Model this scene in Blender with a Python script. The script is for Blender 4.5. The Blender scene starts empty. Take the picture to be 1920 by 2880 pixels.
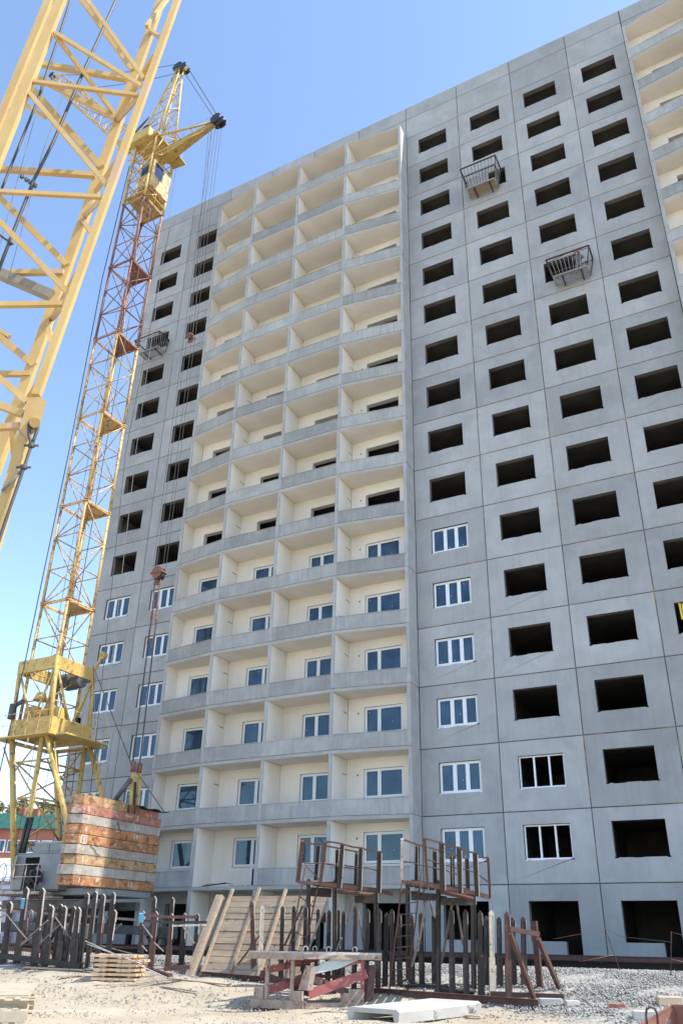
import bpy, math, random
import numpy as np
from mathutils import Vector, Matrix
random.seed(7)
RNG = np.random.default_rng(7)
S = bpy.context.scene
COL = S.collection
# ------------------------------------------------------------------ camera
CX, CY, CZ = 12.92798, -31.86326, 1.56129
YAW, PIT, ROL, FPX = -0.4826195, 0.4438155, 0.0174564, 2222.306
SHX, SHY = 20.325, 143.405
CAM = Vector((CX, CY, CZ))
FW = Vector((math.sin(YAW)*math.cos(PIT), math.cos(YAW)*math.cos(PIT), math.sin(PIT)))
R0 = Vector((math.cos(YAW), -math.sin(YAW), 0)); U0 = R0.cross(FW)
RT = R0*math.cos(ROL)+U0*math.sin(ROL); UP = -R0*math.sin(ROL)+U0*math.cos(ROL)
cd = bpy.data.cameras.new('camera'); cam = bpy.data.objects.new('camera', cd); COL.objects.link(cam)
m = Matrix((RT, UP, -FW)).transposed().to_4x4(); m.translation = CAM
cam.matrix_world = m
cd.sensor_fit = 'VERTICAL'; cd.sensor_height = 36; cd.sensor_width = 24
cd.lens = 36*FPX/2880
cd.shift_x = -SHX/2880; cd.shift_y = SHY/2880
cd.clip_start = 0.1; cd.clip_end = 3000
S.camera = cam
# ------------------------------------------------------------------ light
SUN = Vector((0.60, 0.107, 0.79)).normalized()
w = bpy.data.worlds.new('World'); S.world = w; w.use_nodes = True
nt = w.node_tree; bg = nt.nodes['Background']
sky = nt.nodes.new('ShaderNodeTexSky'); sky.sky_type = 'NISHITA'; sky.sun_disc = False
sky.sun_elevation = math.asin(SUN.z); sky.sun_rotation = math.atan2(SUN.x, SUN.y)
sky.air_density = 1.0; sky.dust_density = 0.35; sky.ozone_density = 1.0; sky.altitude = 100
nt.links.new(sky.outputs[0], bg.inputs[0]); bg.inputs[1].default_value = 0.15
sl = bpy.data.lights.new('sun', 'SUN'); sl.energy = 3.0; sl.angle = math.radians(0.5); sl.color = (1, .955, .88)
so = bpy.data.objects.new('sun', sl); COL.objects.link(so); so.rotation_euler = SUN.to_track_quat('Z', 'Y').to_euler()
so.location = (40, 0, 80)
S.view_settings.view_transform = 'Standard'; S.view_settings.look = 'None'
S.view_settings.exposure = 1.35; S.view_settings.gamma = 1
S.render.engine = 'CYCLES'
# ------------------------------------------------------------------ pixel -> place helpers (photo px)
def ray(x, y): return RT*((x-960-SHX)/FPX)-UP*((y-1440-SHY)/FPX)+FW
def atz(x, y, z): d = ray(x, y); return CAM+d*((z-CZ)/d.z)
def aty(x, y, Y): d = ray(x, y); return CAM+d*((Y-CY)/d.y)
def atx(x, y, X): d = ray(x, y); return CAM+d*((X-CX)/d.x)
def atd(x, y, D): return CAM+ray(x, y)*D
def hgt(x, y):
    t = min(1, max(0, (y+14.8)/6.2)); return .93*t*t*(3-2*t)
def gnd(x, y):
    d = ray(x, y); D = 8
    while D < 90:
        P = CAM+d*D
        if P.z <= hgt(P.x, P.y): return P
        D += .04
    return P
def ztop(P, x, y):   # height of the vertical through P that shows at pixel row y
    d = ray(x, y); return CZ+d.z*math.hypot(P.x-CX, P.y-CY)/math.hypot(d.x, d.y)
# ------------------------------------------------------------------ mesh helpers
class MB:
    def __init__(s): s.v = []; s.f = []; s.mi = []; s.sm = []
    def add(s, vs, fs, mi=0, smooth=False):
        b = len(s.v); s.v += [tuple(v) for v in vs]
        for f in fs: s.f.append(tuple(b+i for i in f)); s.mi.append(mi); s.sm.append(smooth)
        return s
    def box(s, x0, x1, y0, y1, z0, z1, mi=0):
        vs = [(x, y, z) for z in (z0, z1) for y in (y0, y1) for x in (x0, x1)]
        return s.add(vs, [(0, 2, 3, 1), (4, 5, 7, 6), (0, 1, 5, 4), (2, 6, 7, 3), (0, 4, 6, 2), (1, 3, 7, 5)], mi)
    def cbox(s, x0, x1, y0, y1, z0, z1, c=.01, mi=0):   # box with chamfered edges
        vs = []; X = (x0, x1); Y = (y0, y1); Z = (z0, z1)
        idx = {}
        for i in (0, 1):
            for j in (0, 1):
                for k in (0, 1):
                    sx, sy, sz = (1, -1)[i]*c, (1, -1)[j]*c, (1, -1)[k]*c
                    for a, p in enumerate(((X[i], Y[j]+sy, Z[k]+sz), (X[i]+sx, Y[j], Z[k]+sz), (X[i]+sx, Y[j]+sy, Z[k]))):
                        idx[i, j, k, a] = len(vs); vs.append(p)
        fs = []
        q = [(0, 0), (1, 0), (1, 1), (0, 1)]
        for i in (0, 1):
            f = [idx[i, a, b, 0] for a, b in q]; fs.append(f if i else f[::-1])
            f = [idx[a, i, b, 1] for a, b in q]; fs.append(f[::-1] if i else f)
            f = [idx[a, b, i, 2] for a, b in q]; fs.append(f if i else f[::-1])
        for a in (0, 1):
            for b in (0, 1):
                fs.append([idx[0, a, b, 1], idx[1, a, b, 1], idx[1, a, b, 2], idx[0, a, b, 2]])
                fs.append([idx[a, 0, b, 0], idx[a, 1, b, 0], idx[a, 1, b, 2], idx[a, 0, b, 2]])
                fs.append([idx[a, b, 0, 0], idx[a, b, 1, 0], idx[a, b, 1, 1], idx[a, b, 0, 1]])
        for i in (0, 1):
            for j in (0, 1):
                for k in (0, 1): fs.append([idx[i, j, k, a] for a in (0, 1, 2)])
        return s.add(vs, fs, mi)
    def beam(s, p, q, w, h=None, up=(0, 0, 1), mi=0):
        p = Vector(p); q = Vector(q); h = h or w; d = (q-p)
        if d.length < 1e-6: return s
        d.normalize(); u = Vector(up)
        if abs(d.dot(u)) > .98: u = Vector((0, 1, 0)) if abs(d.y) < .9 else Vector((1, 0, 0))
        a = d.cross(u).normalized(); b = a.cross(d)
        vs = [c+a*(w/2*i)+b*(h/2*j) for c in (p, q) for i, j in ((-1, -1), (1, -1), (1, 1), (-1, 1))]
        return s.add(vs, [(3, 2, 1, 0), (4, 5, 6, 7), (0, 1, 5, 4), (1, 2, 6, 5), (2, 3, 7, 6), (3, 0, 4, 7)], mi)
    def angle(s, p, q, w, t=.01, up=(0, 0, 1), mi=0):     # steel angle section: two thin legs
        p = Vector(p); q = Vector(q); d = (q-p).normalized(); u = Vector(up)
        if abs(d.dot(u)) > .98: u = Vector((0, 1, 0))
        a = d.cross(u).normalized(); b = a.cross(d)
        s.beam(p+a*(w/2), q+a*(w/2), t, w, b, mi); s.beam(p-b*(w/2-t/2), q-b*(w/2-t/2), w-t, t, b, mi)
        return s
    def channel(s, p, q, w, h, t=.012, up=(0, 0, 1), side=1, mi=0):   # steel channel: web + two flanges
        p = Vector(p); q = Vector(q); d = (q-p).normalized(); u = Vector(up)
        if abs(d.dot(u)) > .98: u = Vector((0, 1, 0))
        a = d.cross(u).normalized()*side; b = d.cross(a).normalized()
        s.beam(p-a*(w/2-t/2), q-a*(w/2-t/2), t, h, b, mi)
        s.beam(p+b*(h/2-t/2)+a*(t/2), q+b*(h/2-t/2)+a*(t/2), w-t, t, b, mi); s.beam(p-b*(h/2-t/2)+a*(t/2), q-b*(h/2-t/2)+a*(t/2), w-t, t, b, mi)
        return s
    def tube(s, pts, r, n=8, mi=0, cap=True):
        pts = [Vector(p) for p in pts]; rr = r if isinstance(r, (list, tuple)) else [r]*len(pts)
        b = len(s.v); pa = None
        for i, p in enumerate(pts):
            d = (pts[min(i+1, len(pts)-1)]-pts[max(i-1, 0)]).normalized()
            if pa is None:
                pa = d.cross(Vector((0, 0, 1)) if abs(d.z) < .95 else Vector((1, 0, 0))).normalized()
            else:
                pa = (pa-d*pa.dot(d)).normalized()
            pb = d.cross(pa)
            for k in range(n):
                t = 2*math.pi*k/n; s.v.append(tuple(p+(pa*math.cos(t)+pb*math.sin(t))*rr[i]))
        for i in range(len(pts)-1):
            for k in range(n):
                s.f.append((b+i*n+k, b+i*n+(k+1) % n, b+(i+1)*n+(k+1) % n, b+(i+1)*n+k)); s.mi.append(mi); s.sm.append(n > 5)
        if cap:
            s.f.append(tuple(b+k for k in range(n))[::-1]); s.mi.append(mi); s.sm.append(False)
            e = b+(len(pts)-1)*n; s.f.append(tuple(e+k for k in range(n))); s.mi.append(mi); s.sm.append(False)
        return s
    def prism(s, outline, ext, mi=0):     # planar outline (3-D points) extruded by a vector
        o = [Vector(p) for p in outline]; e = Vector(ext); n = len(o)
        return s.add(o+[p+e for p in o], [tuple(range(n))[::-1], tuple(range(n, 2*n))]+[(i, (i+1) % n, n+(i+1) % n, n+i) for i in range(n)], mi)
    def mesh(s, name, mats):
        me = bpy.data.meshes.new(name); me.from_pydata(s.v, [], s.f)
        if not isinstance(mats, (list, tuple)): mats = [mats]
        for x in mats: me.materials.append(x)
        if len(mats) > 1: me.polygons.foreach_set('material_index', s.mi)
        if any(s.sm): me.polygons.foreach_set('use_smooth', s.sm)
        me.update(); return me
    def build(s, name, mats, parent=None, **kw):
        return link(name, s.mesh(name, mats), parent, **kw)
def wl(o):
    l = Vector(o.location)
    return l+wl(o.parent) if o.parent else l
def link(name, me, parent=None, loc=(0, 0, 0), rot=None, label=None, cat=None, group=None, kind=None):
    o = bpy.data.objects.new(name, me); COL.objects.link(o)
    if parent:
        o.parent = parent; o.location = Vector(loc)-wl(parent)
    else: o.location = loc
    if rot: o.rotation_euler = rot
    if label: o['label'] = label
    if cat: o['category'] = cat
    if group: o['group'] = group
    if kind: o['kind'] = kind
    return o
def thing(name, loc, label, cat, group=None): return link(name, None, None, loc, label=label, cat=cat, group=group, kind='thing')
# ------------------------------------------------------------------ materials
def mat(name, c1, c2=None, scale=2.0, rough=.8, bump=.0, bscale=40, streak=0, rnd=0.0, spot=None, spotc=None, spots=.6, spotw=.06, metal=0, detail=6, stretch=(1, 1, 1), spec=None):
    M = bpy.data.materials.new(name); M.use_nodes = True; n = M.node_tree.nodes; l = M.node_tree.links
    P = n['Principled BSDF']; P.inputs['Roughness'].default_value = rough; P.inputs['Metallic'].default_value = metal
    if spec is not None: P.inputs['Specular IOR Level'].default_value = spec
    tc = n.new('ShaderNodeTexCoord'); oi = n.new('ShaderNodeObjectInfo')
    cx = n.new('ShaderNodeCombineXYZ')
    mu = n.new('ShaderNodeMath'); mu.operation = 'MULTIPLY'; l.new(oi.outputs['Random'], mu.inputs[0]); mu.inputs[1].default_value = 57.0
    for i in range(3): l.new(mu.outputs[0], cx.inputs[i])
    va = n.new('ShaderNodeVectorMath'); l.new(tc.outputs['Object'], va.inputs[0]); l.new(cx.outputs[0], va.inputs[1])
    vs = n.new('ShaderNodeVectorMath'); vs.operation = 'MULTIPLY'; l.new(va.outputs[0], vs.inputs[0]); vs.inputs[1].default_value = stretch
    def noise(sc, det=detail, vec=vs):
        t = n.new('ShaderNodeTexNoise'); t.inputs['Scale'].default_value = sc; t.inputs['Detail'].default_value = det; t.inputs['Roughness'].default_value = .6
        l.new(vec.outputs[0], t.inputs['Vector']); return t
    def ramp(src, a, b):
        r = n.new('ShaderNodeMapRange'); r.inputs['From Min'].default_value = a; r.inputs['From Max'].default_value = b; l.new(src, r.inputs['Value']); return r.outputs[0]
    def mix(fac, a, b, mode='MIX'):
        x = n.new('ShaderNodeMix'); x.data_type = 'RGBA'; x.blend_type = mode
        if isinstance(fac, float): x.inputs[0].default_value = fac
        else: l.new(fac, x.inputs[0])
        for i, c in ((6, a), (7, b)):
            if isinstance(c, tuple): x.inputs[i].default_value = (*c, 1)
            else: l.new(c, x.inputs[i])
        return x.outputs[2]
    c2 = c2 or tuple(x*.75 for x in c1)
    t1 = noise(scale); col = mix(ramp(t1.outputs[0], .35, .65), c1, c2)
    if streak:
        sv = n.new('ShaderNodeVectorMath'); sv.operation = 'MULTIPLY'; l.new(va.outputs[0], sv.inputs[0]); sv.inputs[1].default_value = (5, 5, .35)
        t2 = noise(1.3, 4, sv); f = n.new('ShaderNodeMath'); f.operation = 'MULTIPLY'; l.new(ramp(t2.outputs[0], .45, .75), f.inputs[0]); f.inputs[1].default_value = streak
        col = mix(f.outputs[0], col, tuple(x*.62 for x in c1))
    if spot:
        t3 = noise(spot); col = mix(ramp(t3.outputs[0], spots, spots+spotw), col, spotc)
    if rnd:
        mr = n.new('ShaderNodeMapRange'); mr.inputs['To Min'].default_value = 1-rnd; mr.inputs['To Max'].default_value = 1+rnd; l.new(oi.outputs['Random'], mr.inputs['Value'])
        cc = n.new('ShaderNodeCombineXYZ')
        for i in range(3): l.new(mr.outputs[0], cc.inputs[i])
        col = mix(1.0, col, cc.outputs[0], 'MULTIPLY')
    l.new(col, P.inputs['Base Color'])
    if bump:
        t4 = noise(bscale, 3); b = n.new('ShaderNodeBump'); b.inputs['Strength'].default_value = bump; b.inputs['Distance'].default_value = .02
        l.new(t4.outputs[0], b.inputs['Height']); l.new(b.outputs[0], P.inputs['Normal'])
    return M
M = {}
M['concrete'] = mat('facade concrete', (.372, .376, .37), (.308, .312, .31), .55, .92, .2, 60, streak=.3, rnd=.13, spot=.8, spotc=(.40, .405, .40), spots=.5, spotw=.25)
M['concrete2'] = mat('parapet concrete', (.40, .397, .38), (.30, .30, .29), .9, .92, .2, 60, streak=.7, rnd=.17, spot=1.1, spotc=(.30, .31, .31), spots=.55, spotw=.1)
M['edge'] = mat('divider edge concrete', (.41, .405, .39), (.33, .328, .315), 1.5, .92, .1, 60, rnd=.06)
M['cream'] = mat('loggia cream paint', (.79, .74, .665), (.73, .68, .605), .7, .9, .05, 60, rnd=.06, streak=.12)
M['raw_shade'] = mat('bare interior concrete and shaded reveals', (.17, .163, .15), (.10, .096, .09), .8, .95, .1, 30)
M['joint'] = mat('joint mortar', (.06, .058, .055), (.10, .09, .075), 6, .95, spot=2.2, spotc=(.26, .19, .10), spots=.66)
M['pvc'] = mat('white window plastic', (.78, .79, .80), (.74, .75, .76), 2, .35)
M['steel_dark'] = mat('dark rusted steel', (.036, .027, .024), (.022, .019, .018), 5, .7, .3, 60, spot=9, spotc=(.13, .085, .07), spots=.62, rnd=.3)
M['steel_rust'] = mat('red brown rusted steel', (.105, .045, .034), (.06, .03, .025), 4, .75, .3, 60, spot=14, spotc=(.30, .22, .17), spots=.66, rnd=.2)
M['gravel'] = mat('gravel', (.42, .42, .39), (.20, .21, .20), 1.2, .95, .6, 14, spot=5, spotc=(.55, .52, .46), spots=.6)
def glass_mat():
    G = bpy.data.materials.new('window glass'); G.use_nodes = True; P = G.node_tree.nodes['Principled BSDF']
    P.inputs['Base Color'].default_value = (.028, .055, .10, 1); P.inputs['Roughness'].default_value = .03
    P.inputs['IOR'].default_value = 1.6; P.inputs['Specular Tint'].default_value = (.62, .82, 1, 1)
    n = G.node_tree.nodes; l = G.node_tree.links; oi = n.new('ShaderNodeObjectInfo'); r = n.new('ShaderNodeValToRGB'); r.color_ramp.elements[0].color = (.012, .026, .05, 1); r.color_ramp.elements[1].color = (.05, .09, .14, 1)
    tc = n.new('ShaderNodeTexCoord'); t = n.new('ShaderNodeTexNoise'); t.noise_dimensions = '4D'; t.inputs['Scale'].default_value = .9; l.new(tc.outputs['Object'], t.inputs['Vector'])
    mu = n.new('ShaderNodeMath'); mu.operation = 'MULTIPLY'; mu.inputs[1].default_value = 40; l.new(oi.outputs['Random'], mu.inputs[0]); l.new(mu.outputs[0], t.inputs['W']); mr = n.new('ShaderNodeMapRange'); mr.inputs['From Min'].default_value = .3; mr.inputs['From Max'].default_value = .7; l.new(t.outputs[0], mr.inputs['Value']); l.new(mr.outputs[0], r.inputs[0]); l.new(r.outputs[0], P.inputs['Base Color'])
    return G
M['glass'] = glass_mat()
# ================================================================== GROUND
def ground():
    xs = np.concatenate([[-700, -300, -150, -80, -50], np.arange(-36, 34.01, .4), [50, 90, 200, 700]])
    ys = np.concatenate([[-400, -150, -70, -45], np.concatenate([np.arange(-34, -17, .4), np.arange(-17, -4.99, .14)]), [-4, -2, 0, 5, 20, 60, 150, 400, 1200]])
    vs = []; nx = len(xs); ny = len(ys)
    for y in ys:
        for x in xs:
            z = hgt(x, y)
            if -36 < x < 34 and -34 < y < -5:
                z += .035*math.sin(x*1.7+y*.9)*math.sin(y*2.3-x*.4)+.02*math.sin(x*5.1)*math.sin(y*4.3+x)+random.uniform(-.012, .012)
            for yr in (-13.1, -13.55, -14.7, -15.2): z -= .035*math.exp(-((y-yr-.35*math.sin(x*.21+yr))/.16)**2)
            vs.append((x, y, z))
    fs = [(j*nx+i, j*nx+i+1, (j+1)*nx+i+1, (j+1)*nx+i) for j in range(ny-1) for i in range(nx-1)]
    mb = MB(); mb.add(vs, fs, 0, True)
    g = bpy.data.materials.new('site ground'); g.use_nodes = True; n = g.node_tree.nodes; l = g.node_tree.links
    P = n['Principled BSDF']; P.inputs['Roughness'].default_value = .95
    tc = n.new('ShaderNodeTexCoord')
    def noi(s, d=8):
        t = n.new('ShaderNodeTexNoise'); t.inputs['Scale'].default_value = s; t.inputs['Detail'].default_value = d; t.inputs['Roughness'].default_value = .65; l.new(tc.outputs['Object'], t.inputs['Vector']); return t
    a = noi(.35); b = noi(9, 4); c = noi(2.2)
    r = n.new('ShaderNodeValToRGB'); r.color_ramp.elements[0].color = (.345, .28, .195, 1); r.color_ramp.elements[1].color = (.44, .375, .28, 1); r.color_ramp.elements[0].position = .38; r.color_ramp.elements[1].position = .62
    l.new(a.outputs[0], r.inputs[0])
    r2 = n.new('ShaderNodeValToRGB'); r2.color_ramp.elements[0].color = (.16, .16, .145, 1); r2.color_ramp.elements[1].color = (.36, .35, .32, 1); r2.color_ramp.elements[0].position = .4; r2.color_ramp.elements[1].position = .6
    l.new(b.outputs[0], r2.inputs[0])
    sx = n.new('ShaderNodeSeparateXYZ'); l.new(tc.outputs['Object'], sx.inputs[0])
    mr = n.new('ShaderNodeMapRange'); mr.inputs['From Min'].default_value = -12.0; mr.inputs['From Max'].default_value = -10.9; mxx = n.new('ShaderNodeMapRange'); mxx.inputs['From Min'].default_value = 4; mxx.inputs['From Max'].default_value = 9.3; mxx.inputs['To Max'].default_value = 2.2; l.new(sx.outputs[0], mxx.inputs['Value']); ax = n.new('ShaderNodeMath'); ax.operation = 'ADD'; l.new(sx.outputs[1], ax.inputs[0]); l.new(mxx.outputs[0], ax.inputs[1]); l.new(ax.outputs[0], mr.inputs['Value'])
    ad = n.new('ShaderNodeMath'); ad.operation = 'ADD'; l.new(mr.outputs[0], ad.inputs[0])
    mr2 = n.new('ShaderNodeMapRange'); mr2.inputs['From Min'].default_value = .35; mr2.inputs['From Max'].default_value = .7; mr2.inputs['To Min'].default_value = -.4; mr2.inputs['To Max'].default_value = .5; l.new(c.outputs[0], mr2.inputs['Value'])
    l.new(mr2.outputs[0], ad.inputs[1]); ad.use_clamp = True
    mx = n.new('ShaderNodeMix'); mx.data_type = 'RGBA'; l.new(ad.outputs[0], mx.inputs[0]); l.new(r.outputs[0], mx.inputs[6]); l.new(r2.outputs[0], mx.inputs[7])
    l.new(mx.outputs[2], P.inputs['Base Color'])
    bp = n.new('ShaderNodeBump'); bp.inputs['Strength'].default_value = .7; bp.inputs['Distance'].default_value = .04; l.new(b.outputs[0], bp.inputs['Height']); l.new(bp.outputs[0], P.inputs['Normal'])
    mb.build('ground', g, kind='structure')
ground()
def stones(name, n, xr, yr, smin, smax, mats, dens=None):
    base = np.array([(1, 0, 0), (-1, 0, 0), (0, 1, 0), (0, -1, 0), (0, 0, 1), (0, 0, -1)], float)
    fa = np.array([(0, 2, 4), (2, 1, 4), (1, 3, 4), (3, 0, 4), (2, 0, 5), (1, 2, 5), (3, 1, 5), (0, 3, 5)])
    x = RNG.uniform(*xr, n); y = RNG.uniform(*yr, n)
    if dens is not None:
        k = RNG.uniform(0, 1, n) < dens(x, y); x = x[k]; y = y[k]; n = len(x)
    t = np.clip((y+14.8)/6.2, 0, 1); z = .93*t*t*(3-2*t)+.015
    s = smin+(smax-smin)*RNG.random(n)**3
    v = base[None]*(s[:, None, None]*RNG.uniform(.6, 1.25, (n, 6, 1)))
    an = RNG.uniform(0, 6.28, n); ca, sa = np.cos(an), np.sin(an)
    tilt = RNG.uniform(-.8, .8, n); ct, st = np.cos(tilt), np.sin(tilt)
    X, Y, Z = v[..., 0], v[..., 1], v[..., 2]*.75
    Y, Z = Y*ct[:, None]-Z*st[:, None], Y*st[:, None]+Z*ct[:, None]
    X, Y = X*ca[:, None]-Y*sa[:, None], X*sa[:, None]+Y*ca[:, None]
    V = np.stack([X+x[:, None], Y+y[:, None], Z+z[:, None]], 2).reshape(-1, 3)
    F = (fa[None]+np.arange(n)[:, None, None]*6).reshape(-1, 3)
    me = bpy.data.meshes.new(name); me.vertices.add(len(V)); me.vertices.foreach_set('co', V.ravel())
    me.loops.add(F.size); me.loops.foreach_set('vertex_index', F.ravel()); me.polygons.add(len(F))
    me.polygons.foreach_set('loop_start', np.arange(0, F.size, 3)); me.polygons.foreach_set('loop_total', np.full(len(F), 3))
    for q in mats: me.materials.append(q)
    me.polygons.foreach_set('material_index', np.repeat(RNG.integers(0, len(mats), n), 8))
    me.update(calc_edges=True); me.validate()
    return me
ST = [mat('stone a', (.26, .265, .25), (.21, .215, .20), 8, .9), mat('stone b', (.34, .335, .31), (.27, .265, .25), 8, .9), mat('stone c', (.21, .22, .21), (.16, .17, .16), 8, .9), mat('stone d', (.33, .28, .24), (.25, .20, .17), 8, .9)]
link('ballast_gravel', stones('ballast', 90000, (-22, 14), (-14.4, -8.0), .016, .05, ST, lambda x, y: np.clip((y+11.4+np.clip((x-4)*.45, 0, 2.4)+.35*np.sin(x*1.9))/.8, .05, 1)), kind='stuff', label='grey crushed stone covering the bank below the crane rail', cat='gravel')
link('scattered_stones', stones('scatter', 26000, (-14, 12), (-19, -11.2), .005, .032, [mat('dusty stone a', (.42, .36, .28), (.34, .29, .22), 8, .9), mat('dusty stone b', (.36, .33, .28), (.28, .26, .22), 8, .9), ST[3]], lambda x, y: .25+.6*(np.sin(x*1.3+y*.7)*np.sin(y*1.9-x*.3) > .25)), kind='stuff', label='loose stones scattered over the sandy foreground', cat='stones')
# ================================================================== APARTMENT BUILDING
ROW = [6.2, 8.981, 11.748, 14.531, 17.366, 20.208, 23.079, 25.909, 28.782, 31.621, 34.415, 37.23, 40.018, 42.76, 45.492, 48.2, 50.06, 51.226]
ZB = 3.534; Z0 = .80
def row(i): return Z0 if i < -1 else ZB if i == -1 else ROW[i]
bld = thing('apartment_building', (0, 0, Z0), 'sixteen storey grey concrete panel block under construction with curved loggia stack', 'apartment block')
XL = [-21.03, -17.398, -14.0]; XR = [-.12, 3.368, 6.813, 10.26, 13.47]
BX = [-14.0, -10.69, -7.25, -3.75, -.2]; BY = [-.92, -1.40, -1.42, -1.44, -.95]
TH = .27
def panel_mesh(w, h, win, key, cache={}):
    k = (round(w, 3), round(h, 3), win, key)
    if k in cache: return cache[k]
    mb = MB(); g = .016; c = .018; x0, x1, z0, z1 = g, w-g, g, h-g
    f = [(x0+c, 0, z0+c), (x1-c, 0, z0+c), (x1-c, 0, z1-c), (x0+c, 0, z1-c)]
    o = [(x0, c, z0), (x1, c, z0), (x1, c, z1), (x0, c, z1)]; b = [(p[0], TH, p[2]) for p in o]
    mb.add(f+o+b, [(0, 1, 5, 4), (1, 2, 6, 5), (2, 3, 7, 6), (3, 0, 4, 7), (4, 5, 9, 8), (5, 6, 10, 9), (6, 7, 11, 10), (7, 4, 8, 11)])
    if win is None:
        mb.add(f, [(0, 1, 2, 3)]); mb.add(b, [(3, 2, 1, 0)])
    else:
        a, bb, s, t, door = win; r = random.Random(key)
        low = [(a, s)]
        xx = a+.05
        if door:
            low += [(door, s), (door, 0.03+c)] ; end = [(bb, 0.03+c)]
        else:
            low.append((a-.02, s)); low[0] = (a, s+.05)
            low.append((a-.02, s-.03)); low.append((a+.1, s-.03)); low.append((a+.12, s))
            xx = a+.25
            while xx < bb-.5:
                d = r.choice([0, 0, 0, 0, -.018, -.028]); e = xx+r.uniform(.12, .5)
                if d: low += [(xx, s), (xx+.02, s+d), (e, s+d*r.uniform(.6, 1)), (e+.03, s)]
                xx = e+.08
            low += [(bb-.1, s), (bb-.08, s-.03), (bb+.03, s-.03), (bb+.03, s+.02)]; end = [(bb, s+.03)]
        hole = [(x, 0, z) for x, z in low+end+[(bb, t), (a, t)]]; n = len(hole)
        # front face ring: fan of bottom strip + sides
        F0, F1, F2, F3 = f
        mb.add([F0]+hole[:n-2]+[F1], [tuple([0]+[n-1]+list(range(n-2, 0, -1)))])
        mb.add([F1, F2, hole[n-2], hole[n-3]], [(0, 1, 2, 3)]); mb.add([F2, F3, hole[n-1], hole[n-2]], [(0, 1, 2, 3)]); mb.add([F3, F0, hole[0], hole[n-1]], [(0, 1, 2, 3)])
        hb = [(p[0], TH, p[2]) for p in hole]
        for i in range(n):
            j = (i+1) % n; mb.add([hole[i], hole[j], hb[j], hb[i]], [(0, 1, 2, 3)], 1)  # reveal faces get the darker tone: their shade is put into the colour
        B0, B1, B2, B3 = b
        mb.add([B0]+hb[:n-2]+[B1], [tuple([0]+list(range(1, n-1))+[n-1])]); mb.add([B1, B2, hb[n-2], hb[n-3]], [(3, 2, 1, 0)]); mb.add([B2, B3, hb[n-1], hb[n-2]], [(3, 2, 1, 0)]); mb.add([B3, B0, hb[0], hb[n-1]], [(3, 2, 1, 0)])
    cache[k] = mb.mesh('wall_panel', [M['concrete'], M['raw_shade']]); return cache[k]
def frame_mesh(w, h, mull, glazed, cache={}):
    k = (round(w, 2), round(h, 2), tuple(mull), glazed, random.randint(0, 4) if glazed else 0)
    if k in cache: return cache[k]
    mb = MB(); t = .055; d = .07
    mb.cbox(0, w, 0, d, 0, t, .006); mb.cbox(0, w, 0, d, h-t, h, .006)
    mb.box(0, t, .002, d-.002, t, h-t); mb.box(w-t, w, .002, d-.002, t, h-t)
    ed = [t]+[x for x in mull]+[w-t]
    for x in mull: mb.box(x-.035, x+.035, .003, d-.003, t, h-t)
    mb.cbox(-.03, w+.03, -.09, 0, -.035, -.005, .004)
    panes = []
    xs = [t]+[v for x in mull for v in (x-.035, x+.035)]+[w-t]
    for i in range(0, len(xs), 2):
        a, b = xs[i], xs[i+1]
        if glazed:
            s = .05
            mb.box(a, b, -.012, d-.01, t, t+s); mb.box(a, b, -.012, d-.01, h-t-s, h-t); mb.box(a, a+s, -.011, d-.01, t+s, h-t-s); mb.box(b-s, b, -.011, d-.01, t+s, h-t-s)
            if random.random() < .45: xs_, zs_ = random.uniform(a+s+.05, b-s-.08), random.choice([t+s+.08, h-t-s-.15, h*.4]); mb.box(xs_, xs_+.022, .016, .0195, zs_, zs_+.035)
            g = MB(); g.box(a+s, b-s, .02, .032, t+s, h-t-s); panes.append(g.mesh('pane', M['glass']))
    cache[k] = (mb.mesh('window_frame', M['pvc']), panes); return cache[k]
def window(x, z, w, h, mull, glazed, y=.10):
    me, panes = frame_mesh(w, h, mull, glazed)
    o = link('window', me, bld, (x, y, z))
    for p in panes: link('pane', p, o, (x, y, z))
S0, T0 = .87, 2.16
def col_panels(x0, x1, wx0, wx1, col):
    for i in range(-2, 17):
        z0, z1 = row(i) if i >= -1 else Z0, row(i+1)
        sc = (z1-z0)/2.8; h = z1-z0
        s = i+1      # storey index as in the notes (row s-1 .. row s)
        if i == -2: win = (wx0-x0, wx1-x0, .79, 2.15, wx0-x0+1.28)
        elif i >= 15: win = None
        else: win = (wx0-x0, wx1-x0, S0, T0-(.0 if i < 12 else .03), None)
        o = link('wall_panel', panel_mesh(x1-x0, h, win, random.choice('abc')), bld, (x0, 0, z0))
        if win and i >= -1:
            W, H = wx1-wx0, win[3]-win[2]
            if (col in (0, 8, 9) and s <= 5):
                window(wx0+.01, z0+win[2]+.01, W-.02, H-.02, [W*.36, W*.66], True)
            elif col == 1 and s <= 1:
                window(wx0+.01, z0+win[2]+.01, W-.02, H-.02, [W*.33, W*.66], False)
for c, (a, b, u, v) in enumerate([(XR[0], XR[1], .70, 2.56), (XR[1], XR[2], 4.12, 5.97), (XR[2], XR[3], 7.48, 9.38), (XR[3], XR[4], 10.92, 12.78)]): col_panels(a, b, u, v, c)
for c, (a, b, u, v) in enumerate([(XL[0], XL[1], -19.95, -18.1), (XL[1], XL[2], -16.57, -14.72)]): col_panels(a, b, u, v, 8+c)
# recessed joints behind the panels
mb = MB()
for x in XR+XL: mb.box(x-.05, x+.05, .035, .3, Z0, ROW[17])
for i in range(-1, 17):
    for a, b in ((XL[0], XL[2]), (XR[0], XR[4])): mb.box(a+.06, b-.06, .036, .3, row(i)-.05, row(i)+.05)
mb.build('joint_mortar', M['joint'], bld)
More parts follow.
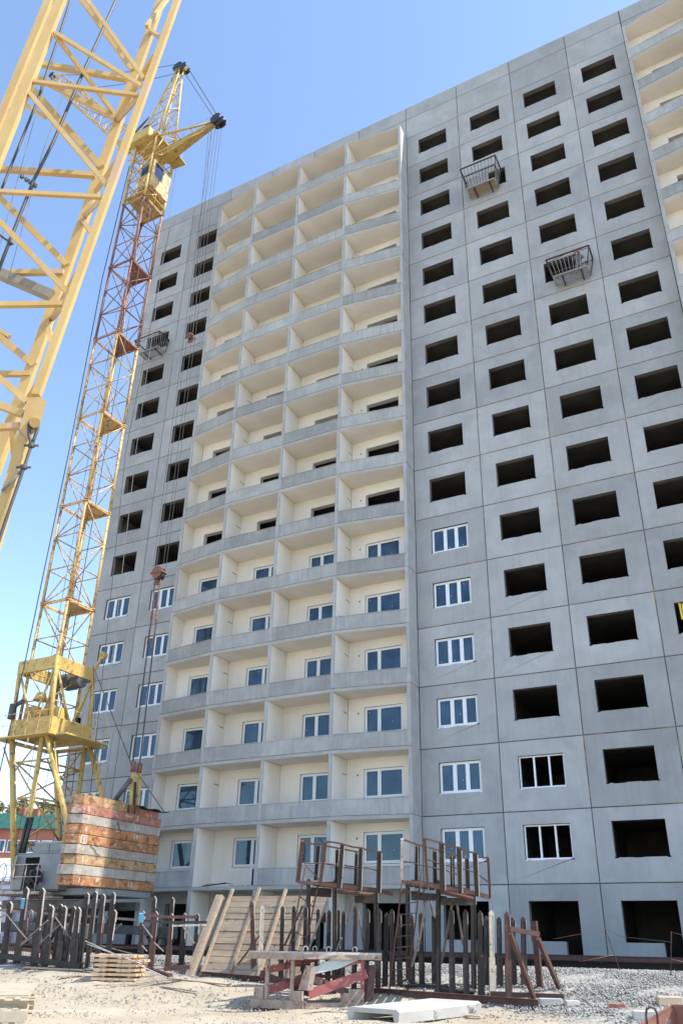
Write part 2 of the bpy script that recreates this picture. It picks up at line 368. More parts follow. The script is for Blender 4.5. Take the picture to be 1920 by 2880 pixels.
# orange mounting foam oozing from the joints
mb = MB()
for k in range(90):
    x = random.choice(XR[1:4]+[XL[1]]); z = random.uniform(4, 50)
    l = random.uniform(.1, .7); n = int(l/.1)+2
    pts = [(x+random.uniform(-.012, .012), .012, z+j*l/n) for j in range(n+1)]
    mb.tube(pts, [random.uniform(.006, .022) for _ in pts], 5)
for k in range(40):
    i = random.randint(0, 14); x = random.uniform(.2, 13); mb.tube([(x+j*.09, .012, ROW[i]+random.uniform(-.006, .006)) for j in range(7)], [.006]+[random.uniform(.006, .016) for _ in range(5)]+[.006], 5)
mb.build('mounting_foam', mat('orange mounting foam', (.46, .32, .14), (.34, .22, .09), 9, .9), bld, kind='stuff')
# roof parapet above the loggias
RX = [-14.0, -10.46, -7.02, -3.55, -.12]
for a, b in zip(RX[:-1], RX[1:]):
    for i in (15, 16): link('wall_panel', panel_mesh(b-a, row(i+1)-row(i), None, 'a'), bld, (a, 0, row(i)))
# floors, partitions, inner shell
DP = 6.5
XEND = 20.6
for i in range(-1, 17):
    MB().box(-20.7, XEND, TH+.005, 12.4, row(i)-.20, row(i)).build('floor_slab', M['raw_shade'], bld)
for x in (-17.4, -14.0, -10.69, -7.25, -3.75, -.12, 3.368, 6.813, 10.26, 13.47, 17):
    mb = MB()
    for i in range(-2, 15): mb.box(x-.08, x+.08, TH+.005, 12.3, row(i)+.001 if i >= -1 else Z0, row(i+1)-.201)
    mb.build('partition', M['raw_shade'], bld)
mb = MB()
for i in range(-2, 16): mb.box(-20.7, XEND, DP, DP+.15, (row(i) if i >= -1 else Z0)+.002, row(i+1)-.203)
mb.build('corridor_wall', M['raw_shade'], bld)
mb = MB()
mb.box(-21.03, -20.72, .34, 12.5, Z0, ROW[17]); mb.box(-20.7, XEND, 12.42, 12.7, Z0, ROW[17]); mb.box(XEND+.01, XEND+.3, 0, 12.7, Z0, ROW[17])
mb.build('end_wall', M['concrete'], bld)
# ------------------------------------------------ loggias
def loggia_stack(bx, by, wins, first, xoff=0):
    nb = len(bx)-1
    for k in range(nb):
        x0, x1, y0, y1 = bx[k], bx[k+1], by[k], by[k+1]
        for i in range(-2, 15):
            z0 = row(i) if i >= -1 else Z0; z1 = row(i+1); s = i+1
            if z1 < first: continue
            # floor slab of this loggia (its soffit is the ceiling of the one below)
            def slab(zt, name='loggia_slab'):
                m_ = MB(); t = .15
                o = [(x0+.004, y0-.0), (x1-.004, y1-.0), (x1-.004, -.004), (x0+.004, -.004)]
                vs = [(x, y, zt-t) for x, y in o]+[(x, y, zt) for x, y in o]
                m_.add(vs, [(3, 2, 1, 0)], 1); m_.add(vs, [(4, 5, 6, 7), (0, 1, 5, 4), (1, 2, 6, 5), (2, 3, 7, 6), (3, 0, 4, 7)], 0)
                m_.build(name, [M['edge'], M['cream']], bld)
            if i >= -1: slab(z0)
            if i == 14: slab(z1+.14)
            # parapet
            if i >= -1 and not (i == -1 and k == 1 and nb == 4):
                d = Vector((x1-x0, y1-y0, 0)); L = d.length; d.normalize(); nrm = Vector((-d.y, d.x, 0))
                m_ = MB(); g = .014; hh = .66; zz = .012
                m_.cbox(g, L-g, -.02, .075, zz, hh, .008); m_.cbox(g-.004, L-g+.004, -.035, .09, hh, hh+.035, .006)
                for q in range(random.randint(2, 5)):      # chips and lumps along the lower edge
                    xq = random.uniform(.2, L-.3); m_.box(xq, xq+random.uniform(.05, .2), -.028, .0, -.006, random.uniform(.01, .035))
                o = m_.build('balcony_parapet', M['concrete2'], bld, loc=(x0, y0, z0)); o.rotation_euler.z = math.atan2(d.y, d.x)
            # back wall with its opening, cream render
            w0, w1, mull = wins[k]; glazed = s <= 5 and s >= 0
            m_ = MB(); gy0, gy1 = 0.0, .30; zt = z1-(.15 if i < 14 else .01)
            if i == -2:
                a, b_, s_, t_ = w0, w1+.4, .05, 2.1
            else: a, b_, s_, t_ = w0, w1, S0+.02, T0
            m_.box(x0+.085, a, gy0, gy1, z0, zt); m_.box(b_, x1-.085, gy0, gy1, z0, zt); m_.box(a, b_, gy0, gy1, z0, z0+s_); m_.box(a, b_, gy0, gy1, z0+t_, zt)
            m_.build('loggia_back_wall', M['cream'] if i >= -1 else M['edge'], bld)
            if glazed and i >= -1: window(a+.01, z0+s_+.01, b_-a-.02, t_-s_-.02, mull, True, .09)
    for k in range(nb+1):
        x, y = bx[k], by[k]
        for i in range(-2, 15):
            z0 = row(i) if i >= -1 else Z0; z1 = row(i+1)
            if z1 < first: continue
            m_ = MB(); e = random.uniform(-.012, .012); top = z1-.165 if i < 14 else z1+.13
            outer = (k == 0 or k == nb)
            if outer and i < 14: top = z1-.012
            # wall plate with grey front edge
            m_.box(-.08+e, .08+e, y+.03, -.004, .004, top-z0, 0)
            m_.cbox(-.085+e, .085+e, y-.03, y+.028, .004, top-z0, .008, 1)
            m0 = [M['cream'] if k < nb else M['edge'], M['edge']]
            m_.build('loggia_divider', m0, bld, loc=(x, 0, z0))
            if k in (1, nb-1) and i >= 0 and not outer:
                MB().box(.081+e, .084+e, -.45, -.05, 1.93, 1.97).build('vent_slot', M['raw_shade'], bld, loc=(x, 0, z0))
loggia_stack(BX, BY, [(-13.15, -11.2, [1.25]), (-9.53, -7.6, [1.0]), (-6.1, -4.15, [.72]), (-2.84, -.92, [.72])], 0)
BX2 = [13.56, 16.95, 20.4]; BY2 = [-.85, -1.25, -1.3]
loggia_stack(BX2, BY2, [(14.5, 16.4, [.7]), (17.9, 19.8, [.7])], 0)
for a, b in ((13.49, 17.0), (17.0, 20.6)):
    for i in (15, 16): link('wall_panel', panel_mesh(b-a, row(i+1)-row(i), None, 'a'), bld, (a, 0, row(i)))
dx0, dx1 = -8.45, -7.72
mb = MB(); mb.box(dx0, dx1, -.05, -.004, ZB+.02, ZB+.10); mb.box(dx0, dx1, -.05, -.004, ZB+.80, ZB+.87); mb.box(dx0, dx0+.08, -.05, -.004, ZB+.10, ZB+.80); mb.box(dx1-.08, dx1, -.05, -.004, ZB+.10, ZB+.80)
do = mb.build('balcony_door', M['pvc'], bld); MB().box(dx0+.08, dx1-.08, -.03, -.006, ZB+.10, ZB+.80).build('pane', M['glass'], do)
# round duct holes in the right-hand loggias
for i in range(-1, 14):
    mb = MB(); mb.tube([(-3.13, -.006, row(i)+1.91), (-3.13, .02, row(i)+1.91)], .045, 12); mb.build('duct_hole', M['raw_shade'], bld)
#@@PART2
# ================================================================== TOWER CRANE
M['yellow'] = mat('faded yellow crane paint', (.56, .40, .125), (.46, .30, .085), 2.5, .6, .08, 30, spot=5, spotc=(.26, .13, .06), spots=.585, rnd=.08)
M['mast'] = mat('worn yellow mast paint', (.60, .43, .17), (.50, .32, .14), 2.0, .6, .1, 30, spot=5, spotc=(.28, .12, .07), spots=.53, rnd=.15)
M['redmast'] = mat('worn red mast paint', (.25, .10, .075), (.17, .07, .055), 2.0, .6, .1, 30, spot=5, spotc=(.55, .33, .25), spots=.6, rnd=.15)
M['cable'] = mat('steel cable', (.07, .065, .065), (.045, .04, .04), 8, .6)
M['cable_light'] = mat('dusty cable', (.22, .19, .18), (.15, .13, .13), 8, .6)
M['iron'] = mat('greasy iron', (.04, .038, .04), (.02, .02, .02), 6, .5)
M['orange'] = mat('orange primed steel', (.26, .105, .06), (.16, .07, .045), 6, .6, spot=12, spotc=(.12, .07, .06), spots=.62)
M['grey_paint'] = mat('grey sheet paint', (.25, .27, .275), (.19, .205, .21), 1.5, .5, streak=.3)
M['darkgrey'] = mat('dark grey machinery', (.10, .10, .10), (.06, .06, .06), 3, .6, spot=7, spotc=(.2, .17, .14), spots=.6)
crane = thing('tower_crane', (-16.74, -5.6, 1.0), 'tall yellow and red lattice tower crane standing left of the block', 'tower crane')
CXC, CYC, HA = -16.74, -5.6, .86
def xc(z): return CXC+(.27*((z-22)/22)**2 if z > 22 else 0)
SG = [(1, -1), (1, 1), (-1, 1), (-1, -1)]        # front, right, back, left
def K(i, z, b=HA): return Vector((xc(z)+SG[i % 4][0]*b, CYC+SG[i % 4][1]*b, z))
def mem(name, p, q, r, mt, parent=crane, kind='tube', n=6):
    mb = MB()
    if kind == 'tube': mb.tube([p, q], r, n)
    elif kind == 'box': mb.beam(p, q, r)
    elif kind == 'angle': mb.angle(p, q, r)
    return mb.build(name, mt, parent)
ZS = [16.41, 22.0, 27.66, 33.29, 38.95, 44.41]
nodes = [9.9, 11.4, 12.9, 14.54]+[a+(b-a)*k/3 for a, b in zip(ZS[:-1], ZS[1:]) for k in range(3)]+[44.41]
def mm(z): return M['redmast'] if 33.2 < z < 44.3 else M['mast']
lv = [8.9, 10.8, 12.6, 14.54]+ZS
for a, b in zip([9.9]+ZS[:-1], ZS):
    for i in range(4):
        mb = MB(); mb.tube([K(i, a+.02), K(i, b-.02)], .075, 8)
        for z in (a+.05, b-.07): mb.tube([K(i, z), K(i, z+.05)], .12, 8)
        mb.build('mast_chord', mm((a+b)/2) if i != 1 else (M['mast'] if b < 38 else mm((a+b)/2)), crane)
for j, (a, b) in enumerate(zip(nodes[:-1], nodes[1:])):
    mt = mm((a+b)/2)
    for i in range(4):
        up = (j+i) % 2
        p, q = (K(i, a), K(i+1, b)) if up else (K(i+1, a), K(i, b))
        if b > 14.6 or i % 2 == 0: mem('diagonal_brace', p, q, .032, mt)
        mem('horizontal_brace', K(i, b), K(i+1, b), .034 if b not in ZS else .045, mt)
# rest platforms with hatch boxes, ladders
for z in ZS:
    mt = M['mast'] if z < 33 or z > 44 else M['redmast']
    mb = MB(); zz = z+.03
    mb.prism([K(0, zz), K(1, zz), K(2, zz), (K(2, zz)+K(0, zz))/2+Vector((-.12, .1, 0))], (0, 0, .03)); mb.build('rest_platform', mt, crane)
    mb = MB(); c = K(1, zz)*.35+K(2, zz)*.65; c += Vector((.2, -.45, 0)); mb.cbox(c.x-.22, c.x+.22, c.y-.28, c.y+.28, c.z+.03, c.z+.55, .02); mb.build('hatch_box', M['redmast'] if z > 33 or z < 17 else M['yellow'], crane)
    mb = MB()
    for i in range(4): mb.beam(K(i, z+.0), K(i+1, z+.0), .05, .16)
    mb.build('section_ring', mt, crane)
def ladder(name, p, q, wdt, mt, parent, step=.3, r=.014, side=None):
    p = Vector(p); q = Vector(q); d = (q-p); s_ = Vector(side or (1, 0, 0))*wdt/2
    lad = MB(); lad.tube([p-s_, q-s_], r, 5); lad.tube([p+s_, q+s_], r, 5)
    o = lad.build(name, mt, parent)
    n = int(d.length/step); rm = MB(); rm.tube([-s_, s_], r*.8, 5); me = rm.mesh('rung', mt)
    for k in range(1, n): link('rung', me, o, p+d*(k/n))
    return o
lads = []
for k, (a, b) in enumerate(zip([9]+ZS[:-1], ZS)):
    x = CXC-.35; y = CYC+.2
    mb = MB()
    for sx in (-.17, .17): mb.tube([(x+sx+.35, y+.25, a+.1), (x+sx, y-.2, b)], .014, 5)
    n = int((b-a)/.32)
    for t in range(1, n):
        f = t/n; mb.tube([(x-.17+.35*(1-f), y+.25-.45*f, a+.1+(b-a)*f), (x+.17+.35*(1-f), y+.25-.45*f, a+.1+(b-a)*f)], .011, 4)
    mb.build('mast_ladder', M['mast'], crane, kind='stuff')
# ---- climbing cage
BC = 1.2
def KC(i, z, b=1.2): return K(i, z, b)+Vector((.05+max(0, 13.2-z)*.1, 0, 0))
ZC1 = ztop(Vector((CXC+1.25, CYC-1.2, 0)), 160, 1843); ZD = ztop(Vector((CXC+1.6+.4, CYC-1.6, 0)), 128, 2056)
CXW = CXC+.42
for i in range(4):
    p, q = KC(i, (ZC1-.31), BC), KC(i+1, (ZC1-.31), BC)
    MB().beam(p, q, .14, .62).build('cage_top_beam', M['yellow'], crane)
    p, q = KC(i, (ZD+.45), BC+.04), KC(i+1, (ZD+.45), BC+.04)
    MB().beam(p, q, .16, .75).build('cage_bottom_beam', M['yellow'], crane)
    mem('cage_post', KC(i, ZD, BC), KC(i, ZC1, BC), .10, M['yellow'])
    md = (KC(i, ZD+.6, BC)+KC(i+1, ZD+.6, BC))/2
    mem('cage_brace', KC(i, ZC1-.4, BC), md, .055, M['yellow']); mem('cage_brace', KC(i+1, ZC1-.4, BC), md, .055, M['yellow'])
# walkway deck round the cage
mb = MB(); B2 = 1.75; z = ZD-.1
for x0, x1, y0, y1 in ((-B2-.9, B2, -B2-.0, -BC-.1), (-B2, B2, BC+.1, B2), (-B2, -BC-.1, -BC-.1, BC+.1), (BC+.1, B2+.6, -BC-.1, BC+.1)):
    mb.box(CXW+x0, CXW+x1, CYC+y0, CYC+y1, z, z+.07)
mb.build('walkway_deck', M['yellow'], crane)
mb = MB(); r = .014
for (x0, y0, x1, y1) in ((-B2-.9, -B2, B2, -B2), (B2+.6, -BC, B2+.6, BC), (-B2-.9, -B2, -B2-.9, -BC)):
    p = Vector((CXW+x0, CYC+y0, z+.07)); q = Vector((CXW+x1, CYC+y1, z+.07)); n = max(1, int((q-p).length/.7))
    for k in range(n+1): c = p.lerp(q, k/n); mb.tube([c, c+Vector((0, 0, 1.0))], r, 5)
    for h in (.5, 1.0): mb.tube([p+Vector((0, 0, h)), q+Vector((0, 0, h))], r, 5)
mb.build('guard_rail', M['mast'], crane)
# machinery inside the cage: winch drum, motor, gearbox
mb = MB(); c = Vector((CXW-.2, CYC-.5, ZD+1.2))
mb.tube([c+Vector((-.7, 0, 0)), c+Vector((.6, 0, 0))], .26, 14); mb.tube([c+Vector((-.72, 0, 0)), c+Vector((-.65, 0, 0))], .38, 16); mb.tube([c+Vector((.55, 0, 0)), c+Vector((.62, 0, 0))], .38, 16)
mb.cbox(c.x+.7, c.x+1.2, c.y-.3, c.y+.3, ZD+.7, ZD+1.4, .04)
mb.build('winch', M['yellow'], crane)
mb = MB(); mb.cbox(CXW-.9, CXW-.2, CYC-1.05, CYC-.2, ZD+.75, ZD+1.5, .06); mb.tube([(CXW-.1, CYC-.9, ZD+1.75), (CXW-.1, CYC-.9, ZD+2.1)], [.34, .2], 10); mb.build('gearbox', M['mast'], crane)
mb = MB(); mb.tube([(CXW+.3, CYC+.5, ZC1-.8), (CXW+.9, CYC+.5, ZC1-.8)], .3, 12); mb.cbox(CXW-.5, CXW+.2, CYC+.2, CYC+1.0, ZC1-1.0, ZC1-.5, .05); mb.build('drive_unit', M['darkgrey'], crane)
mb = MB()
for sy in (-.9, .1):
    mb.tube([(CXW+.2, CYC+1.25, ZD+.8), (CXW+.2, CYC+1.25, ZD+1.4)], .16, 10)
mb.tube([(CXW-1.3, CYC-1.35, ZD+.9), (CXW-1.3, CYC-1.35, ZD+1.6)], .16, 8); mb.tube([(CXW-1.2, CYC-1.35, ZD+1.5), (CXW-.7, CYC-1.35, ZD+1.7)], .1, 8)
mb.build('drive_unit', M['darkgrey'], crane)
# rope guide arm on the right upper corner of the cage
p = KC(1, ZC1, BC); mb = MB(); mb.beam(p, p+Vector((.35, .1, .75)), .16, .1); mb.tube([p+Vector((.36, .0, .7)), p+Vector((.36, .2, .7))], .2, 12); mb.build('guide_pulley', M['yellow'], crane)
# ---- legs of the turntable portal
ZT = 3.3
XA, XBF = -15.35, -11.75
for sy in (-1, 1):
    y = CYC+sy*1.3
    def V(x, z): return Vector((x, y, z))
    mem('portal_leg', V(-17.3, ZD-.1), V(XA-.1, ZT), .13, M['yellow'], n=10)
    mem('portal_leg', V(-15.4, ZD-.1), V(XA+.12, ZT), .11, M['yellow'], n=10)
    mem('portal_leg', V(-15.1, ZD-.1), V(XBF, ZT), .12, M['yellow'], n=10)
    mem('portal_brace', V(-17.75, 9.2), V(-16.9, 8.0), .04, M['yellow']); mem('portal_brace', V(-16.7, 8.1), V(-15.6, 9.3), .04, M['yellow'])
    mem('portal_brace', V(-16.75, 8.45), V(-15.42, 8.45), .045, M['yellow'])
    mem('portal_brace', V(-16.7, 8.3), V(-15.35, 6.95), .04, M['yellow']); mem('portal_brace', V(-16.25, 6.86), V(-15.3, 6.86), .045, M['yellow'])
    mem('portal_brace', V(-14.6, 9.2), V(-13.9, 7.2), .04, M['yellow'])
for x, z in ((-16.75, 8.45), (-16.25, 6.86), (-15.7, 5.0), (-15.42, 8.45), (-15.33, 6.86), (-15.25, 5.0)):
    mem('portal_crossbar', Vector((x, CYC-1.3, z)), Vector((x, CYC+1.3, z)), .05, M['mast'])
for a, b in (((-16.75, -1.3, 8.45), (-16.25, 1.3, 6.86)), ((-16.25, -1.3, 6.86), (-15.42, 1.3, 8.45)), ((-15.33, -1.3, 6.86), (-15.7, 1.3, 5.0)), ((-15.7, -1.3, 5.0), (-15.33, 1.3, 6.86)), ((-15.42, -1.3, 8.45), (-15.4, 1.3, 9.3)), ((-15.25, -1.3, 5), (-15.4, 1.3, 3.5))):
    mem('portal_brace', Vector((a[0], CYC+a[1], a[2])), Vector((b[0], CYC+b[1], b[2])), .04, M['mast'])
mb = MB(); LX = -14.9
for sx in (-.2, .2): mb.tube([(LX+sx, CYC+.6, 3.4), (LX-.5+sx, CYC+.6, 9.3)], .016, 5)
for k in range(19): xx_ = LX-.5*k/19; mb.tube([(xx_-.2, CYC+.6, 3.5+k*.31), (xx_+.2, CYC+.6, 3.5+k*.31)], .012, 4)
for k in range(7):
    zc_ = 4.6+k*.7; mb.tube([(LX-.08*k+.34*math.cos(t), CYC+.6-.34*math.sin(t), zc_) for t in [math.pi*j/8 for j in range(9)]], .01, 4)
mb.build('portal_ladder', M['steel_rust'], crane, kind='stuff')
for p, q, r_ in (((-15.4, 4.2), (-15.2, 6.0), .07), ((-15.15, 4.4), (-14.95, 6.0), .08)):
    mem('hydraulic_strut', Vector((p[0], CYC-1.45, p[1])), Vector((q[0], CYC-1.45, q[1])), r_, M['iron'], n=8)
# ---- slewing platform, cabin and undercarriage
SX = -13.6
mb = MB(); mb.cbox(-16.2, -10.75, CYC-1.5, CYC+1.7, 2.93, 3.19, .03); mb.build('slewing_deck', M['grey_paint'], crane)
mb = MB(); mb.cbox(-16.0, -10.9, CYC-1.3, CYC-1.05, 2.45, 2.77, .02); mb.build('deck_girder', M['darkgrey'], crane)
mb = MB(); mb.cbox(-16.0, -10.9, CYC+1.05, CYC+1.3, 2.45, 2.77, .02); mb.build('deck_girder', M['darkgrey'], crane)
mb = MB(); mb.tube([(SX, CYC, 2.0), (SX, CYC, 2.44)], 1.25, 28); mb.build('slewing_ring', M['darkgrey'], crane)
mb = MB(); mb.cbox(SX-1.6, SX+1.6, CYC-1.6, CYC+1.6, 1.6, 1.98, .04); mb.build('undercarriage_frame', M['darkgrey'], crane)
for sx in (-1, 1):
    for sy in (-1, 1):
        mb = MB(); mb.beam((SX+sx*1.4, CYC+sy*1.3, 1.78), (SX+sx*2.9, CYC+sy*2.4, 1.7), .4, .34); mb.build('outrigger', M['darkgrey'], crane)
        x, y = SX+sx*3.0, CYC+.05+sy*2.45
        mb = MB(); mb.cbox(x-.7, x+.7, y-.2, y+.2, 1.42, 1.9, .05)
        o = mb.build('wheel_bogie', M['darkgrey'], crane)
        for d in (-.42, .42): w_ = MB(); w_.tube([(x+d, y-.09, 1.41), (x+d, y+.09, 1.41)], .21, 16); w_.build('wheel', M['iron'], o)
y0 = -7.55
mb = MB()
mb.cbox(-14.85, -14.35, y0, y0+.05, 3.12, 4.45, .01); mb.cbox(-13.55, -12.3, y0, y0+.05, 3.12, 4.45, .01); mb.box(-14.35, -13.55, y0+.001, y0+.05, 4.33, 4.45)
mb.box(-14.85, -12.3, y0+1.3, y0+1.35, 3.12, 4.45); mb.box(-14.85, -14.8, y0+.05, y0+1.3, 3.12, 4.45); mb.box(-12.35, -12.3, y0+.05, y0+1.3, 3.12, 4.45); mb.box(-14.85, -12.3, y0, y0+1.35, 4.46, 4.5)
mb.build('machine_cabin', M['grey_paint'], crane)
mb = MB(); mb.cbox(-14.85, -12.3, y0+.02, y0+1.34, 3.06, 3.12, .01); mb.build('cabin_floor', M['darkgrey'], crane)
mb = MB(); mb.prism([(-14.9, y0-.02, 3.5), (-14.55, y0-.4, 3.55), (-14.5, y0-.4, 4.35), (-14.85, y0-.02, 4.42)], (.03, .01, 0)); mb.build('cabin_door', M['grey_paint'], crane)
for k in range(2):
    x = -14.15+k*.88; mb = MB(); mb.cbox(x, x+.84, y0+.15, y0+.9, 4.51, 4.93, .02)
    for j in range(5): mb.box(x+.08, x+.76, y0+.135, y0+.15, 4.58+j*.065, 4.61+j*.065)
    mb.build('vent_cabinet', M['grey_paint'], crane)
RU = mat('pale rusted rail', (.5, .42, .36), (.3, .2, .16), 9, .7)
mb = MB()
for x in (-14.75, -14.2, -13.55, -12.9): mb.tube([(x, y0-.6, 3.02), (x, y0-.6, 4.0)], .02, 6)
for z_ in (3.55, 4.0): mb.tube([(-14.75, y0-.6, z_), (-12.7, y0-.6, z_)], .018, 6)
mb.build('cabin_rail', RU, crane)
mb = MB(); mb.cbox(-14.85, -12.6, y0-.66, y0-.005, 2.92, 3.02, .02); mb.cbox(-14.3, -13.9, y0+.0, CYC-1.3, 2.8, 2.9, .02); mb.cbox(-13, -12.6, y0+.0, CYC-1.3, 2.8, 2.9, .02); mb.build('cabin_balcony', RU, crane)
mb = MB(); mb.tube([(-15.3+.25*math.cos(t), y0-.2, 3.75+.36*math.sin(t)) for t in [math.pi*2*j/14 for j in range(15)]], .018, 5); mb.build('hanging_hose', M['iron'], crane)
# ---- head, cab, apex frame, strut, jib
ZH = 50.0
hn = [44.41, 46.3, 48.2, ZH]
for a, b in zip(hn[:-1], hn[1:]):
    for i in range(4):
        mem('mast_chord', K(i, a, .9), K(i, b, .9), .085, M['yellow'], n=8)
        mem('diagonal_brace', K(i, a, .9), K(i+1, b, .9), .04, M['yellow']); mem('horizontal_brace', K(i, b, .9), K(i+1, b, .9), .045, M['yellow'])
X9 = xc(47)
mb = MB(); mb.cbox(X9-.15, X9+.98, CYC-.72, CYC+.95, 45.5, 48.0, .06)
cabo = mb.build('operator_cab', M['mast'], crane)
mb = MB(); mb.box(X9+.0, X9+.6, CYC-.74, CYC-.72, 46.6, 47.7); mb.box(X9+.982, X9+.99, CYC-.55, CYC+.2, 46.6, 47.8); mb.build('window_pane', M['glass'], cabo)
mb = MB(); mb.cbox(X9-.9, X9+.9, CYC-.9, CYC+.9, 44.9, 44.98, .02); mb.build('rest_platform', M['yellow'], crane)
mb = MB(); mb.prism([(X9+.9, CYC-.2, 49.0), (X9+1.9, CYC+.3, 49.0), (X9+1.9, CYC+1.2, 49.0), (X9+.9, CYC+1.1, 49.0)], (0, 0, .06)); mb.build('side_platform', M['yellow'], crane)
XH = xc(ZH)
for k in range(3):
    za, zb_ = hn[k], hn[k+1]
    for i in range(4):
        mem('horizontal_brace', (K(i, za, .9)+K(i+1, za, .9))/2, (K(i, zb_, .9)+K(i+1, zb_, .9))/2, .03, M['mast'])
        mem('diagonal_brace', (K(i, (za+zb_)/2, .9)), (K(i+1, (za+zb_)/2, .9)), .03, M['mast'])
for a_, b_ in (((-1.6, -1.0, 49.9), (-.9, -.9, 48.2)), ((-1.9, .6, 49.9), (-.9, .9, 48.3)), ((1.2, -.6, 49.8), (.9, -.9, 48.4)), ((-1.5, -.9, 49.9), (-1.2, .9, 49.0)), ((-2.0, -.5, 49.7), (-.9, -.2, 49.0))):
    mem('head_stay', Vector((XH+a_[0], CYC+a_[1], a_[2])), Vector((XH+b_[0], CYC+b_[1], b_[2])), .04, M['yellow'])
# deck plates at the head
mb = MB(); mb.cbox(XH-2.2, XH+.5, CYC-1.3, CYC-.85, ZH-.1, ZH+.75, .03); mb.build('head_girder', M['yellow'], crane)
mb = MB(); mb.cbox(XH-1.1, XH+1.1, CYC-1.1, CYC+1.1, ZH-.02, ZH+.08, .02); mb.build('head_deck', M['yellow'], crane)
mb = MB(); mb.cbox(XH-.9, XH-.3, CYC-1.0, CYC-.3, ZH+.8, ZH+1.3, .05); mb.tube([(XH-.2, CYC-1.0, ZH+1.2), (XH-.2, CYC-.3, ZH+1.2)], .35, 12); mb.tube([(XH-.9, CYC-1.2, ZH+1), (XH+.2, CYC-1.2, ZH+1.9)], .06, 6); mb.build('head_winch', M['iron'], crane)
mb = MB()
for i in range(4):
    p = K(i, ZH+.08, 1.25); mb.tube([p, p+Vector((0, 0, 1))], .015, 5); mb.tube([p+Vector((0, 0, 1)), K(i+1, ZH+1.08, 1.25)], .014, 5); mb.tube([p+Vector((0, 0, .5)), K(i+1, ZH+.58, 1.25)], .012, 5)
mb.build('guard_rail', M['mast'], crane)
AP = aty(507, 190, CYC)
for i in range(4):
    s_ = Vector((SG[i][0]*.14, SG[i][1]*.14, 0)); mem('apex_leg', K(i, ZH, .88), AP+s_-Vector((0, 0, .3)), .075, M['yellow'], n=8)
for k in range(1, 6):
    f = 1-(1-k/6)**1.15; g = 1-(1-(k-1)/6)**1.15
    for i in range(4):
        def L(j, t): return K(j, ZH, .88).lerp(AP+Vector((SG[j % 4][0]*.14, SG[j % 4][1]*.14, -.3)), t)
        mem('horizontal_brace', L(i, f), L(i+1, f), .032, M['yellow'])
        mem('diagonal_brace', L(i, g) if (k+i) % 2 else L(i+1, g), L(i+1, f) if (k+i) % 2 else L(i, f), .028, M['yellow'])
def sheave(name, c, r, parent=crane, ax=(0, 1, 0), wd=.07, mt=None):
    mb = MB(); a = Vector(ax)*wd/2; c = Vector(c)
    mb.tube([c-a, c-a*.5, c+a*.5, c+a], [r, r*.86, r*.86, r], 18); mb.tube([c-a*1.8, c+a*1.8], r*.25, 8)
    return mb.build(name, mt or M['iron'], parent)
for dy in (-.16, 0, .16): sheave('apex_sheave', AP+Vector((-.12, dy, .0)), .42)
sheave('apex_sheave', AP+Vector((.45, .3, -.35)), .3); sheave('apex_sheave', AP+Vector((.45, -.2, -.35)), .3)
mb = MB(); mb.beam(AP+Vector((-.1, 0, 0)), AP+Vector((.55, 0, -.4)), .3, .28); mb.build('apex_head', M['yellow'], crane)
ST_ = aty(612, 342, CYC)
# rope strut (counter jib): two tubes and a tapered plate beam
for sy in (-.9, .9):
    mem('strut_tube', Vector((XH+.9, CYC+sy, ZH-.1)), ST_+Vector((-.3, sy*.12, 0)), .07, M['yellow'], n=8)
mem('strut_tube', Vector((XH+.9, CYC-.9, ZH-1.9)), ST_+Vector((-.6, 0, -.3)), .05, M['yellow'])
mb = MB(); a = Vector((XH+1.0, CYC, ZH-1.6)); d_ = ST_-Vector((XH+1, CYC, ZH-.3))
mb.prism([a, a+Vector((0, 0, 1.5)), Vector((XH+1, CYC, ZH-.2))+d_*.97+Vector((0, 0, .22)), Vector((XH+1, CYC, ZH-.3))+d_*.97-Vector((0, 0, .25)), Vector((XH+1, CYC, ZH-.3))+d_*.35-Vector((0, 0, .45))], (0, .05, 0))
mb.prism([a+Vector((0, -.35, .1)), a+Vector((0, .35, .1)), a+d_*.95+Vector((0, .12, 1.05)), a+d_*.95+Vector((0, -.12, 1.05))], (0, 0, .04))
mb.build('strut_beam', M['yellow'], crane)
for t in (.3, .55, .8): mem('strut_crossbar', Vector((XH+.9, CYC-.9, ZH-.1)).lerp(ST_, t), Vector((XH+.9, CYC+.9, ZH-.1)).lerp(ST_, t), .045, M['mast'])
for k, (dx, dy) in enumerate(((0, -.25), (0, 0), (0, .25), (.3, -.15), (.3, .15))): sheave('strut_sheave', ST_+Vector((dx, dy, .05 if k < 3 else -.25)), .40 if k < 3 else .34)
mb = MB()
pts = [Vector((XH+1.5, CYC-.4, ZH+.2)).lerp(ST_+Vector((-.3, 0, .8)), t) for t in (0, .33, .66, 1)]
mb.tube(pts, .012, 5)
for p in pts: mb.tube([p, p-Vector((0, 0, .7))], .012, 5)
mb.build('guard_rail', M['mast'], crane)
